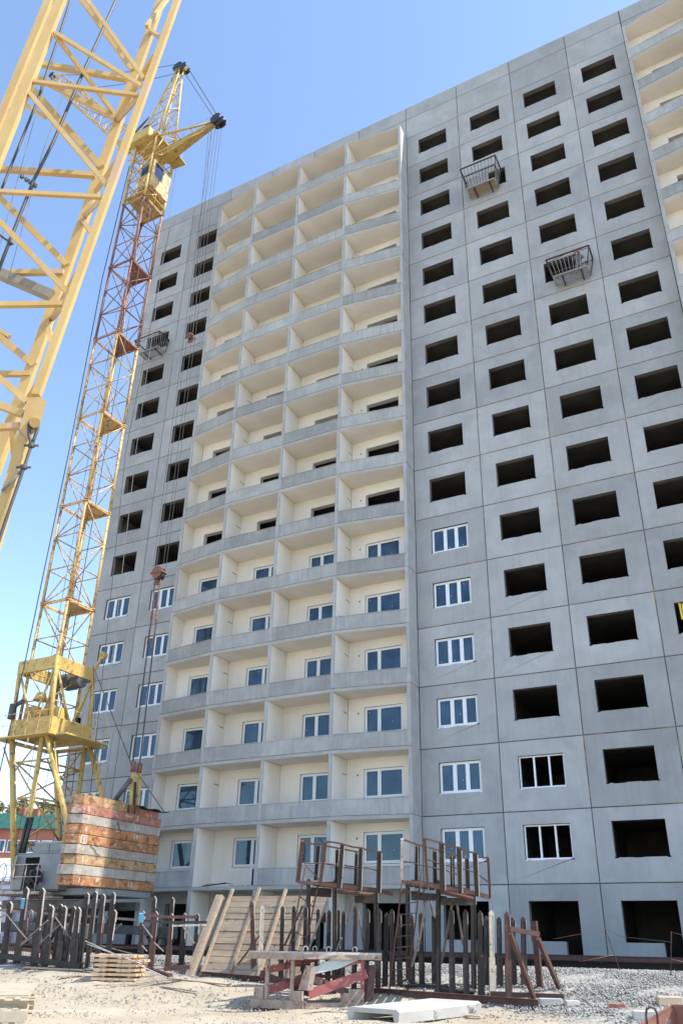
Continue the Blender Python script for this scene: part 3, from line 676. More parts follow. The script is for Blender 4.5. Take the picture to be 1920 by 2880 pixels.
# jib: square lattice going up to the left
JR = aty(398, 430, CYC); JT = aty(150, 214, CYC); jd = (JT-JR).normalized(); jn = jd.cross(Vector((0, 1, 0))).normalized()
def J(i, t):
    t = min(max(t, 0), 1); b = .48*(1 if .12 < t < .85 else (t/.12 if t <= .12 else (1-t)/.15))+.08
    return JR.lerp(JT, t)+Vector((0, 1, 0))*(SG[i % 4][0]*b)+jn*(SG[i % 4][1]*b)
NJ = 16
for i in range(4):
    for a, b in ((0, .12), (.12, .85), (.85, 1)): mem('jib_chord', J(i, a), J(i, b), .05, M['yellow'], n=6)
for k in range(NJ):
    a, b = k/NJ, (k+1)/NJ
    for i in range(4):
        mem('jib_brace', J(i if (k+i) % 2 else i+1, a), J(i+1 if (k+i) % 2 else i, b), .024, M['mast'], n=5)
        if k % 2: mem('jib_brace', J(i, b), J(i+1, b), .024, M['mast'], n=5)
sheave('jib_sheave', JT+Vector((-.1, -.12, .1)), .3); sheave('jib_sheave', JT+Vector((-.1, .12, .1)), .3)
def rope(name, pts, r=.018, mt=None, sag=0, parent=crane, n=5):
    P_ = [Vector(p) for p in pts]
    if sag and len(P_) == 2:
        a, b = P_; P_ = [a.lerp(b, t)-Vector((0, 0, sag*4*t*(1-t))) for t in [j/10 for j in range(11)]]
    mb = MB(); mb.tube(P_, r, n); return mb.build(name, mt or M['cable'], parent)
rope('pendant_rope', [AP+Vector((-.2, -.1, .4)), JT+Vector((0, -.1, .1))], .022, sag=.5); rope('pendant_rope', [AP+Vector((-.3, .15, -.2)), J(0, .82)], .022, sag=.35)
rope('pendant_rope', [Vector(J(1, .8)), JR+Vector((1.2, .4, 1.5))], .016, sag=.3)
for dy in (-.1, .12): rope('luffing_rope', [AP+Vector((.6, dy*2, -.2)), ST_+Vector((.0, dy, .45))], .02)
rope('luffing_rope', [AP+Vector((.35, .05, -.6)), ST_+Vector((-.35, 0, .6))], .024)
# hoist ropes from the strut tip down to the blocks
B2P = aty(447, 1612, CYC); B1P = aty(538, 948, CYC)
for k in range(4):
    o = Vector((.0+(.26 if k > 1 else -.26), -.15+.3*(k % 2), -.2)); rope('hoist_rope', [ST_+o, B2P+Vector((o.x*1.2, o.y*.7, .3))], .012, M['cable'])
for k in range(2): rope('hoist_rope', [ST_+Vector((-.5+.2*k, -.2, -.2)), B1P+Vector((-.1+.2*k, 0, .25))], .011, M['cable'])
def pulley_block(c, r, parent=crane):
    mb = MB(); c = Vector(c)
    for dy in (-.16, .16): mb.tube([c+Vector((0, dy-.012, 0)), c+Vector((0, dy+.012, 0))], r, 8)
    mb.cbox(c.x-r*1.1, c.x+r*1.1, c.y-.22, c.y+.22, c.z-.05, c.z+.03, .01)
    for a in (-.5, .5): mb.tube([c+Vector((a*r, -.2, r*.3)), c+Vector((a*r, .2, r*.3))], .05, 6)
    o = mb.build('pulley_block', M['orange'], parent)
    for dy in (-.08, 0, .08): sheave('sheave', c+Vector((.05, dy, -.12)), r*.85, o)
    mb = MB(); mb.tube([c+Vector((0, 0, -r*.8)), c+Vector((.0, 0, -r*1.5))], .07, 6)
    for a in (-.14, .14): mb.beam(c+Vector((a, 0, -r*.7)), c+Vector((a*1.2, 0, -r*1.7)), .07, .05)
    mb.tube([c+Vector((-.17, 0, -r*1.7)), c+Vector((.2, 0, -r*1.75))], .05, 6)
    mb.build('hook', M['orange'], o); return o
pulley_block(B2P, .33); pulley_block(B1P, .2)
def pp(*l): return [aty(x, y, Y) for x, y, Y in l]
for (a, b, c_, d_) in (((434, 1640), (432, 1690), (426, 1740), (374, 2143)), ((449, 1640), (444, 1697), (439, 1751), (393, 2150))):
    P_ = pp((*a, CYC), (*b, CYC), (*c_, CYC), (*d_, CYC))
    rope('sling', P_[:2], .03, M['orange']); rope('sling', [P_[2], P_[3]], .035)
    n = 9; mb = MB()
    for j in range(n): c = P_[1].lerp(P_[2], (j+.5)/n); rr = random.uniform(.045, .08); mb.tube([c-Vector((0, 0, .09)), c, c+Vector((0, 0, .09))], [rr*.5, rr, rr*.5], 7)
    mb.build('turnbuckle', M['orange'], crane)
    rope('sling', [P_[2], P_[2]+Vector((.02, -.1, -1.3))], .02, M['orange'])
for pts, r_ in (([(495, 470), (384, 1260), (271, 2245)], .014), ([(600, 372), (441, 1260), (291, 2247)], .014), ([(478, 640), (354, 1270), (254, 2237)], .018), ([(262, 1872), (370, 2150), (461, 2282)], .022), ([(263, 1880), (268, 2040)], .016)):
    P_ = [aty(x, y, CYC-.9 if i else CYC-.3) for i, (x, y) in enumerate(pts)]; rope('stay_rope', P_, r_, M['cable'] if r_ > .015 else M['cable_light'])
# lines running up the mast
for dx, dy, z0_, z1_ in ((-.55, -1.05, 8.8, 49), (.1, .5, 5, 44), (-.1, .3, 9, 40), (.9, -.2, 9, 44), (-.3, -.2, 3.5, 49)):
    rope('mast_rope', [(xc(z_)+dx, CYC+dy, z_) for z_ in np.linspace(z0_, z1_, 9)], .014)
rope('mast_rope', [K(3, 48, 1.0), K(3, 38, 1.1), K(3, 25, 1.0)+Vector((.5, -.4, 0)), K(3, 13, 1.0)+Vector((.5, -.5, 0)), K(3, 8.5, 1)+Vector((.3, -.5, 0)), K(3, 5, 1)+Vector((.3, -.6, 0))], .03)
for k in range(8): rope('mast_rope', [(CXC-.5+.13*k, CYC+.1*(k % 3), 10.8), (CXC-.3+.1*k, CYC+.1*(k % 2), 13.2)], .01)
# ------------------------------------------------------------------ counterweights
def rustc(name, c1, c2, c3, sp):
    Q = mat(name, c1, c2, 2.2, .85, .35, 30, spot=2.6, spotc=c3, spots=sp, rnd=.04); n = Q.node_tree.nodes; l = Q.node_tree.links; P = n['Principled BSDF']
    src = P.inputs['Base Color'].links[0].from_socket; tc = n.new('ShaderNodeTexCoord')
    for sc, st, lo, hi, colr in ((1.0, (5, 5, 1.0), .46, .70, (.20, .095, .045)), (1.0, (2.2, 2.2, 3.2), .50, .62, (.12, .06, .035)), (1.0, (9, 9, 5), .60, .66, (.07, .04, .03)), (1.7, (1.6, 1.6, 2.2), .56, .62, (.50, .43, .34))):
        v = n.new('ShaderNodeVectorMath'); v.operation = 'MULTIPLY'; l.new(tc.outputs['Object'], v.inputs[0]); v.inputs[1].default_value = st
        t = n.new('ShaderNodeTexNoise'); t.inputs['Scale'].default_value = sc; t.inputs['Detail'].default_value = 7; t.inputs['Roughness'].default_value = .75; t.inputs['Distortion'].default_value = .6; l.new(v.outputs[0], t.inputs['Vector'])
        r = n.new('ShaderNodeMapRange'); r.inputs['From Min'].default_value = lo; r.inputs['From Max'].default_value = hi; r.inputs['To Max'].default_value = .85 if 'pale' not in name else .35; l.new(t.outputs[0], r.inputs['Value'])
        x = n.new('ShaderNodeMix'); x.data_type = 'RGBA'; l.new(r.outputs[0], x.inputs[0]); l.new(src, x.inputs[6]); x.inputs[7].default_value = (*colr, 1); src = x.outputs[2]
    l.new(src, P.inputs['Base Color']); return Q
CWM = {'rust': rustc('rusty slab paint', (.50, .24, .09), (.36, .15, .07), (.16, .08, .05), .58), 'pale': rustc('pale concrete slab', (.40, .37, .32), (.32, .28, .24), (.30, .20, .16), .64),
       'buff': rustc('buff rust streaked slab', (.46, .31, .16), (.38, .22, .10), (.20, .10, .06), .57), 'pink': rustc('faded red slab', (.46, .19, .14), (.36, .14, .09), (.28, .10, .06), .58)}
xf = -10.7
ya = atx(203, 2484, xf).y; yb = atx(437, 2503, xf).y
def textmesh(txt, size, mt):
    cu = bpy.data.curves.new('lettering', 'FONT'); cu.body = txt; cu.size = size; cu.extrude = .002; cu.align_x = 'CENTER'; cu.align_y = 'CENTER'
    o = bpy.data.objects.new('lettering', cu); COL.objects.link(o); bpy.context.view_layer.update()
    me = bpy.data.meshes.new_from_object(o.evaluated_get(bpy.context.evaluated_depsgraph_get())); bpy.data.objects.remove(o)
    me.materials.clear(); me.materials.append(mt); return me
WHT = mat('white stencil paint', (.72, .68, .62), (.6, .5, .4), 6, .8, spot=9, spotc=(.5, .3, .18), spots=.62); YLP = mat('yellow stencil paint', (.70, .52, .15), (.6, .4, .12), 6, .8, spot=9, spotc=(.5, .35, .2), spots=.6)
slabs = [('rust', '1', '5.0', 'bottom slab, orange rust, marked 1 and 5.0, of the crane counterweight stack'), ('pale', '', '11', 'pale grey slab second from the bottom of the counterweight stack'),
         ('buff', '3', '', 'buff rusty slab marked 3 in the counterweight stack'), ('pale', '4', '11', 'pale slab with yellow figure 4 in the counterweight stack'),
         ('rust', '8', '', 'orange slab with boxed figure, fifth from the bottom of the counterweights'), ('rust', '6', '5.8', 'rusty slab painted 6 and 5.8 in the counterweight stack'),
         ('pale', '7', '5.5', 'light grey slab marked 7 and 5.5 near the counterweight top'), ('pink', '8', '5', 'faded red slab marked 8 second from the counterweight top')]
zz = 3.20
M['seam'] = M['iron']
for k, (mt, n1, n2, lab) in enumerate(slabs):
    h_ = .362; r = random.Random(k); sh = r.uniform(-.04, .04)
    y0_, y1_ = ya+sh, yb+sh*.5; ch = .55+r.uniform(-.06, .06)
    ch = r.uniform(.38, .46); out = [(xf, y0_), (xf, y1_-.12), (xf-.1, y1_), (xf-.75, y1_), (xf-.62, y0_-.2), (xf-ch, y0_-.2)]
    root = thing('counterweight', (xf-.8, (y0_+y1_)/2, zz), lab, 'counterweight', 'counterweight slabs stacked on the crane tail')
    mb = MB(); c = .025; o1 = out; cc = Vector((xf-.4, (y0_+y1_)/2, 0))
    def ring(s_, z_): return [((p[0]-cc.x)*(1-s_)+cc.x, (p[1]-cc.y)*(1-s_/2)+cc.y, z_) for p in o1]
    R_ = ring(.03, zz)+ring(0, zz+c)+ring(0, zz+h_-c)+ring(.03, zz+h_-.012); n = 6
    fs = [tuple(range(n))[::-1], tuple(range(3*n, 4*n))]
    for q in range(3):
        for i in range(n): fs.append((q*n+i, q*n+(i+1) % n, (q+1)*n+(i+1) % n, (q+1)*n+i))
    mb.add(R_, fs); mb.build('slab_body', CWM[mt], root)
    if n1: link('painted_number', textmesh(n1, .27, YLP if k in (3, 6) else WHT), root, (xf+.006, y0_+.3, zz+.18), (math.pi/2, 0, math.pi/2))
    if n2: link('painted_number', textmesh(n2, .25, YLP if mt == 'pale' and n2 == '11' else WHT), root, (xf+.006, y0_+(y1_-y0_)*.66, zz+.18), (math.pi/2, 0, math.pi/2))
    if k == 4:
        mb = MB(); yq = y0_+.28
        for a, b in (((-.14, -.14), (.14, -.14)), ((.14, -.14), (.14, .14)), ((.14, .14), (-.14, .14)), ((-.14, .14), (-.14, -.14))): mb.beam((xf+.004, yq+a[0], zz+.18+a[1]), (xf+.004, yq+b[0], zz+.18+b[1]), .006, .03)
        mb.build('painted_box', WHT, root)
    zz += h_+.004
root = thing('counterweight', (xf-.8, ya+1.2, zz), 'uppermost buff half slab left of the lifting frame on the counterweights', 'counterweight', 'counterweight slabs stacked on the crane tail')
ym = ya+(yb-ya)*.58
mb = MB(); mb.prism([(xf-.02, ya, zz), (xf-.02, ym-.3, zz), (xf-.7, ym-.3, zz), (xf-.6, ya-.15, zz), (xf-.4, ya-.15, zz)], (0, 0, .36)); mb.build('slab_body', CWM['buff'], root)
for y_ in (ya+.5, ya+2.2): mb = MB(); mb.tube([(xf-.3+.1*math.cos(t), y_, zz+.36+.10*math.sin(t)) for t in [math.pi*j/6 for j in range(7)]], .02, 5); mb.build('lifting_eye', M['iron'], root)
root = thing('counterweight', (xf-.8, yb-.6, zz), 'uppermost dark red half slab under the bent sheet on the counterweights', 'counterweight', 'counterweight slabs stacked on the crane tail')
mb = MB(); mb.prism([(xf-.12, ym+.35, zz), (xf-.12, yb-.25, zz), (xf-.3, yb, zz), (xf-.7, yb, zz), (xf-.7, ym+.35, zz)], (0, 0, .26)); mb.build('slab_body', CWM['pink'], root)
mb = MB(); zt_ = zz+.26
for j in range(8):
    a, b = ym+.3+(yb-ym)*j/8, ym+.3+(yb-ym)*(j+1)/8; q = .05*math.sin(j*1.7)
    mb.prism([(xf+.05, a, zt_+.03+q), (xf+.05, b, zt_+.03+.05*math.sin((j+1)*1.7)), (xf-.8, b, zt_+.09), (xf-.8, a, zt_+.09)], (0, 0, .03))
mb.build('bent_cover_sheet', M['iron'], root)
# lifting frame
fr = thing('lifting_frame', (xf-.3, ym, zz), 'yellow and dark steel lifting frame standing on the counterweight stack', 'lifting frame')
def py(x, y, X=xf-.25): return atx(x, y, X)
for a, b, w_, mt in (((366, 2290), (376, 2180), .13, 'yellow'), ((384, 2292), (393, 2180), .13, 'yellow'), ((372, 2295), (377, 2200), .16, 'iron'), ((362, 2296), (364, 2265), .3, 'orange'), ((380, 2300), (381, 2265), .3, 'orange')):
    MB().beam(py(*a), py(*b), w_).build('frame_leg', M[mt], fr)
MB().beam(py(374, 2182), py(394, 2182), .16).build('crossbar', M['yellow'], fr)
for a, b in (((374, 2170), (376, 2143)), ((390, 2172), (394, 2148))): MB().tube([py(*a), py(*b)], .12, 8).build('shackle', M['orange'], fr)
MB().tube([py(369, 2190), py(318, 2258, xf-1.0)], .1, 8).build('prop_tube', M['darkgrey'], fr)
rope('loose_cable', [atx(x, y, xf+.03) for x, y in ((332, 2310), (334, 2325), (341, 2338))], .014, M['iron'], parent=fr)
rope('loose_cable', [atx(x, y, xf+.03) for x, y in ((262, 2355), (268, 2372), (276, 2380), (288, 2372))], .012, M['iron'], parent=fr)
rope('loose_cable', [atx(x, y, xf+.03) for x, y in ((255, 2378), (266, 2388), (272, 2400), (282, 2406))], .012, M['iron'], parent=fr)
# ------------------------------------------------------------------ crane rails
for y, nm in ((-8.0, 'long dark steel crane rail beam nearest the gravel bank'), (-3.1, 'long dark crane rail beam nearest the building wall')):
    rt = thing('crane_rail', (0, y, .93), nm, 'rail', 'crane rails')
    mb = MB(); mb.channel((-34, y, 1.04), (26, y, 1.04), .26, .2, .02); mb.build('rail_beam', M['steel_dark'], rt)
    mb = MB(); mb.beam((-34, y, 1.17), (26, y, 1.17), .08, .06); mb.build('rail_head', M['steel_rust'], rt)
#@@PART3
# ================================================================== CRAWLER CRANE (near boom and track)
M['boom'] = mat('pale chipped boom paint', (.58, .40, .155), (.48, .305, .10), 1.3, .5, .1, 40, streak=.25, spot=3, spotc=(.50, .33, .20), spots=.6, spotw=.03, stretch=(1, 1, .5))
M['boom2'] = mat('boom paint grey worn', (.30, .26, .20), (.22, .19, .15), 3, .6, .1, 40)
cc = thing('crawler_crane', (-4, -24, 0), 'pale yellow lattice boom of a crawler crane crossing close overhead beside the camera', 'crawler crane')
def dn(y): return 1/(.0769+2.77e-5*y)
def N(x, y): return atd(x, y, dn(y))
def Q(x, y): return atd(x, y, dn(y)+1.25)
XD = (N(500, 0)-N(168, 0)).normalized()   # across the boom
BD = (N(500, 0)-N(95, 1113)).normalized()
NZ = XD.cross(BD).normalized()
def bm(name, p, q, w_, h_=None, mt=None):
    mb = MB(); mb.angle(p, q, w_, .014, NZ) if h_ == 'L' else mb.beam(p, q, w_, h_ or w_, NZ)
    return mb.build(name, mt or M['boom'], cc)
bm('boom_chord', N(293, -300), N(-430, 1500), .15, .09)
bm('boom_chord', N(606, -300), N(103, 1113), .095, .075); bm('boom_chord', N(100, 1125), N(-70, 1720), .12, .10); bm('boom_chord', Q(60, 1120), Q(-85, 1500), .13, .10)
bm('boom_chord', Q(560, -300), Q(-75, 1500), .13, .09); bm('boom_chord', Q(262, -300), Q(-392, 1300), .13, .09)
def z1(a, b): return (a*.4592, b*.4592)
def z2(a, b): return (a*.4592, 700+b*.4592)
near = [(z1(560, 30), z1(885, 485), .075), (z1(335, 200), z1(880, 535), .085), (z1(205, 500), z1(860, 587), .085), (z1(175, 562), z1(665, 1145), .085), (z1(-160, 1165), z1(640, 1208), .085),
        (z1(-150, 1200), z2(430, 280), .09), (z2(-120, 345), z2(415, 337), .095), (z2(-200, 620), z2(170, 938), .09), (z2(-100, 1100), z2(125, 1085), .10), (z2(-160, 900), z2(150, 1015), .11), (z1(420, -150), z1(560, 30), .075)]
for a, b, w_ in near: bm('boom_brace', N(*a), N(*b), w_*.78, w_*.55)
far = [(z1(380, -170), z1(815, 430), .11), (z1(262, 395), z1(780, 485), .12), (z1(235, 478), z1(715, 725), .11), (z1(200, 545), z1(622, 1025), .11), (z1(-100, 1030), z1(590, 1075), .11), (z1(-150, 1060), z1(412, 1625), .10), (z1(-80, 1672), z1(392, 1668), .10),
       (z2(-140, 420), z2(210, 715), .10), (z2(-80, 767), z2(192, 766), .09)]
for a, b, w_ in far: bm('boom_brace', Q(*a), Q(*b), w_*.85, w_*.6)
bm('boom_brace', Q(*z2(-120, 100)), Q(*z2(322, 290)), .14, .12, M['boom2'])
side = [(z1(990, 235), z1(925, 190)), (z1(900, 165), z1(1040, -30)), (z1(945, 340), z1(715, 725)), (z1(850, 590), z1(725, 735)), (z1(735, 960), z1(590, 1170)), (z1(640, 1200), z1(520, 1320)), (z1(575, 1450), z1(508, 1350)), (z2(505, 90), z2(335, 400)), (z2(430, 280), z2(320, 430)), (z2(330, 620), z2(290, 440)), (z2(270, 770), z2(180, 910)), (z2(40, 1480), z2(-30, 1620)), (z2(80, 1090), z2(95, 1330))]
for a, b in side: bm('boom_brace', N(*a), Q(*b), .06, .06)
for a, b in ((z1(340, 215), z1(708, 705)),): bm('boom_brace', N(*a), Q(*b), .06, .06)
for a, b in ((z1(155, 640), z1(280, 720)), (z2(-20, 990-700+200), z2(60, 540))): bm('boom_brace', Q(*a), Q(*b), .05, .05)
# node plate with the rope socket
mb = MB(); pl = [N(*z2(*p))-NZ*.09*0 for p in ((165, 930), (235, 905), (287, 932), (235, 1105), (165, 1160), (118, 1100), (150, 1000))]
off = (CAM-pl[0]).normalized()*.08
mb.prism([p+off for p in pl], off*.25); mb.build('node_plate', M['boom'], cc)
mb = MB(); c = N(*z2(213, 1060))+off*1.2; mb.tube([c-off, c+off*1.5], .06, 14); mb.build('anchor_pin', M['boom'], cc)
mb = MB(); f_ = lambda *p: N(*z2(*p))+off*1.7
mb.tube([f_(195, 1040), f_(178, 1075), f_(180, 1140), f_(193, 1200), f_(150, 1330), f_(70, 1560), f_(-20, 1830), f_(-80, 2000)], .018, 8); mb.tube([f_(235, 1050), f_(232, 1100), f_(213, 1150), f_(196, 1200)], .018, 8); mb.build('pendant_rope', M['cable'], cc)
for p in ((193, 1200), (147, 1332)):
    mb = MB(); c = f_(*p); mb.cbox(c.x-.035, c.x+.035, c.y-.03, c.y+.03, c.z-.03, c.z+.03, .01); mb.tube([c-XD*.08, c+XD*.08], .014, 6); mb.build('rope_clamp', M['darkgrey'], cc)
mb = MB(); mb.tube([f_(140, 1340), f_(75, 1420), f_(15, 1475)], .016, 7); mb.build('pendant_rope', M['cable_light'], cc)
def midp(x, y): return atd(x, y, dn(y)+.65)
for pts, r_ in (([(188, -20), (156, 78), (100, 220), (3, 430)], .019), ([(205, -20), (170, 90), (105, 285), (10, 520), (-20, 590)], .019), ([(340, -30), (220, 235), (150, 400), (96, 505), (35, 660), (-15, 790)], .024)):
    mb = MB(); mb.tube([midp(*p) for p in pts], r_, 7); mb.build('boom_rope', M['cable'], cc)
for pts in ([(150, 150), (60, 470), (0, 690)], [(200, 200), (120, 430), (20, 800)]):
    mb = MB(); mb.tube([midp(*p) for p in pts], .005, 4); mb.build('boom_rope', M['cable_light'], cc)
mb = MB(); a, b = midp(62, 496), midp(100, 522)
mb.tube([a, b], .012, 6)
for t in (0, .35, .6, 1): c = a.lerp(b, t); mb.cbox(c.x-.022, c.x+.022, c.y-.02, c.y+.02, c.z-.035, c.z+.035, .006)
mb.build('spreader_clamp', M['darkgrey'], cc)
mb = MB(); mb.tube([midp(-30, 640), midp(28, 680)], .018, 6); c = midp(32, 682); mb.cbox(c.x-.035, c.x+.035, c.y-.03, c.y+.03, c.z-.03, c.z+.03, .008); mb.build('spreader_clamp', M['darkgrey'], cc)
# crawler track at the lower left corner: shoes on a stadium loop
M['dusty'] = mat('dust covered track steel', (.40, .345, .26), (.34, .29, .215), 3, .9, .1, 40)
TE = atd(12, 2850, 13.2); R_ = .27; TE.z = R_+.04
TD = Vector((CX-TE.x-1.2, CY-TE.y, 0)).normalized(); TN = Vector((-TD.y, TD.x, 0))
me = MB().cbox(-.085, .085, -.36, .36, -.02, .02, .006)
for q in range(6): me.cbox(*((-.115, -.08) if q % 2 else (.08, .115)), -.35+q*.12, -.25+q*.12, -.018, .022, .005)
me.cbox(-.02, .02, -.34, .34, .02, .045, .008)
me = me.mesh('track_shoe', M['dusty'])
LT = 3.6; per = []
step = .205; s_ = 0
tot = 2*LT+2*math.pi*R_; n = int(tot/step)
for k in range(n):
    s_ = k*tot/n
    if s_ < LT: l, z, an = -s_, R_, 0
    elif s_ < LT+math.pi*R_: t = (s_-LT)/R_; l, z, an = -LT-R_*math.sin(t), R_*math.cos(t), -t
    elif s_ < 2*LT+math.pi*R_: l, z, an = -LT+(s_-LT-math.pi*R_), -R_, math.pi
    else: t = (s_-2*LT-math.pi*R_)/R_; l, z, an = R_*math.sin(t), -R_*math.cos(t), math.pi-t
    P_ = TE+TD*l+Vector((0, 0, z)); o = link('track_shoe', me, cc, P_)
    xa = TD*math.cos(an)+Vector((0, 0, -1))*math.sin(an)*-1; za = Vector((0, 0, 1))*math.cos(an)-TD*math.sin(an)
    o.rotation_euler = Matrix((xa, TN, za)).transposed().to_euler()
mb = MB(); mb.beam(TE-TD*LT, TE, .4, .3); mb.tube([TE-TN*.2, TE+TN*.2], .25, 18); mb.tube([TE-TD*LT-TN*.2, TE-TD*LT+TN*.2], .25, 18); mb.build('track_frame', M['dusty'], cc)
mb = MB()
for dd in (-.8, -1.6, -2.5): mb.tube([TE+TD*dd-TN*.3-Vector((0, 0, .16)), TE+TD*dd+TN*.3-Vector((0, 0, .16))], .17, 14)
mb.build('track_roller', M['dusty'], cc, kind='stuff')
# body and cab stand outside the picture on the track side
mb = MB(); b0 = TE-Vector((RT.x, RT.y, 0))*4.2-TD*1.0; mb.cbox(b0.x-1.3, b0.x+.9, b0.y-1.0, b0.y+1.0, .45, 2.4, .1); mb.build('crane_body', M['boom'], cc)
# ================================================================== STORAGE RACKS
M['bright'] = mat('bare and sunlit steel edge', (.50, .46, .43), (.36, .31, .29), 7, .5, .1, 50, spot=10, spotc=(.16, .09, .07), spots=.6)  # bare steel, and the sunlit post edges painted in as colour
M['dull'] = mat('dull grey steel', (.26, .22, .20), (.16, .13, .12), 7, .6, .1, 50)
M['bluep'] = mat('sky blue paint', (.12, .42, .66), (.10, .36, .58), 6, .6)
M['redox'] = mat('brown red oxide channel', (.115, .055, .042), (.075, .036, .03), 4, .7, .2, 50, spot=12, spotc=(.3, .2, .16), spots=.64)
M['wpaint'] = mat('flaking white paint', (.62, .56, .47), (.5, .42, .33), 9, .8, .2, 50, spot=6, spotc=(.22, .14, .1), spots=.6)
FX = Vector((1, 0, 0))
def rackpost(root, b, t, w_=.11, mt='steel_dark', sleeve=.45, cap='bright', D=None, capdrop=.12):
    P1 = gnd(*b) if D is None else atd(b[0], b[1], D)
    D1 = (P1-CAM).dot(FW)
    dh = math.hypot(P1.x-CX, P1.y-CY); r_ = ray(*t); P2 = CAM+r_*(dh/math.hypot(r_.x, r_.y))
    P1 = Vector((P1.x, P1.y, min(P1.z, hgt(P1.x, P1.y))-.06))
    sd = Vector((.894, .447, 0)); fo = Vector((.447, -.894, 0))
    mb = MB(); d = (P2-P1)
    c_ = P1+d*(1-w_*.9/d.length)
    mb.beam(P1, c_, w_*.72, w_*.8, fo)
    mb.beam(P1+sd*w_*.44, c_+sd*w_*.44, .012, w_, fo); mb.beam(P1-sd*w_*.44, c_-sd*w_*.44, .012, w_, fo)
    if sleeve: mb.beam(P1, P1+d*sleeve, w_*1.28, w_*1.2, fo)
    o = mb.build('rack_post', M[mt], root)
    if random.random() < .8:
        t0_ = random.uniform(.42, .6); e_ = MB(); e_.beam(P1+d*t0_+sd*w_*.46, P1+d*.93+sd*w_*.46, .014, w_*.9, fo); e_.build('worn_sunlit_flange', M['bright' if random.random() < .6 else 'dull'], o)  # light strip: bare flange with its sunlit edge put into the colour
    # folded cap: house-shaped, bright strips put its sunlit edge into the colour
    h = w_*.5; m_ = MB(); z = Vector((0, 0, 1))
    e = c_+z*.0
    out = [e-sd*h-z*.03, e+sd*h-z*.03, e+sd*h+z*h*.5, e+z*h*1.6, e-sd*h+z*h*.5]
    m_.prism([p-fo*h for p in out], fo*h*2)
    m_.prism([e+sd*h-fo*h*.9-z*capdrop*2, e+sd*(h+.012)-fo*h*.9-z*capdrop*2, e+sd*(h+.012)-fo*h*.9+z*h*.6, e+sd*h-fo*h*.9+z*h*.6], fo*h*1.8, 1)
    m_.prism([e+sd*h*1.02-fo*h*.9+z*h*.52, e-fo*h*.9+z*h*1.62, e-fo*h*.9+z*h*1.72, e+sd*h*1.04-fo*h*.9+z*h*.62], fo*h*1.9, 1)
    m_.build('post_cap', [M[mt], M[cap]], o)
    return P1, P2
DOFF = 0.0
def bar(root, name, pts, w_, mt, D=None, h_=None, tube=False, Ds=None):
    Ds = Ds or [D+DOFF]*len(pts); P_ = [atd(x, y, d_) for (x, y), d_ in zip(pts, Ds)]; mb = MB()
    if tube: mb.tube(P_, w_, 8)
    else:
        for a, b in zip(P_[:-1], P_[1:]): mb.beam(a, b, w_, h_ or w_)
    return mb.build(name, M[mt], root)
def zz3(a, b): return (a*.2551, 2420+b*.2551)
def dep(P): return (P-CAM).dot(FW)
# --- long rack at the left
rk = thing('storage_rack', gnd(230, 2714), 'long low rack of dark steel posts standing in front of the crane undercarriage', 'rack', 'steel cassette racks for wall panels')
posts_l = [((60, 1035), (118, 450)), ((200, 1050), (300, 290)), ((390, 1070), (475, 300)), ((510, 1090), (575, 490)), ((665, 1105), (715, 495)), ((820, 1118), (870, 510))]
for b, t in posts_l: rackpost(rk, zz3(*b), zz3(*t), .15, D=26.6-b[0]*.0026)
for b, t in (((-15, 1030), (-8, 450)), ((480, 1030), (548, 478)), ((610, 1030), (680, 478)), ((740, 1030), (822, 502)), ((905, 1010), (967, 352)), ((985, 1010), (1057, 335)), ((1085, 1015), (1142, 365)), ((1205, 1010), (1252, 345)), ((1200, 990), (1268, 540))):
    rackpost(rk, zz3(*b), zz3(*t), .13, sleeve=0, D=27.3-b[0]*.0026)
gD = lambda x, y: dep(gnd(x, y))
bar(rk, 'base_beam', [zz3(-40, 1043), zz3(900, 1165)], .16, 'steel_dark', Ds=[26.6, 24.3], h_=.16)
bar(rk, 'base_beam', [zz3(90, 965), zz3(900, 1045)], .12, 'redox', D=27.2)
bar(rk, 'mid_rail', [zz3(-60, 480), zz3(160, 545), zz3(420, 530), zz3(670, 528)], .10, 'redox', D=27.3, h_=.07)
bar(rk, 'mid_rail', [zz3(-40, 545), zz3(280, 570), zz3(900, 610), zz3(1540, 658)], .09, 'dull', Ds=[27.3, 26.8, 26, 25.4], h_=.07)
for a, b in (((70, 590), (300, 870)), ((530, 660), (240, 920)), ((350, 850), (230, 940)), ((610, 620), (790, 870)), ((660, 710), (440, 920)), ((870, 770), (960, 860)), ((940, 890), (1500, 1040)), ((1340, 700), (1010, 1000)), ((-20, 640), (60, 600))): bar(rk, 'cross_brace', [zz3(*a), zz3(*b)], .045, 'dull', D=25.2, h_=.03)
for cx_, cy_ in ((350, 545), (1130, 600)):
    P_ = [zz3(cx_-20, cy_+90), zz3(cx_-10, cy_+20), zz3(cx_, cy_), zz3(cx_+15, cy_+20), zz3(cx_+12, cy_+95)]; bar(rk, 'rope_hook', P_, .015, 'bright', D=25.6, tube=True)
bar(rk, 'paint_mark', [zz3(262, 420), zz3(246, 530)], .10, 'bluep', D=25.9, h_=.05)
bar(rk, 'lifting_rod', [zz3(310, 640), zz3(296, 900)], .02, 'orange', D=25.8, tube=True); bar(rk, 'lifting_rod', [zz3(1148, 650), zz3(1130, 900)], .02, 'orange', D=25.4, tube=True)
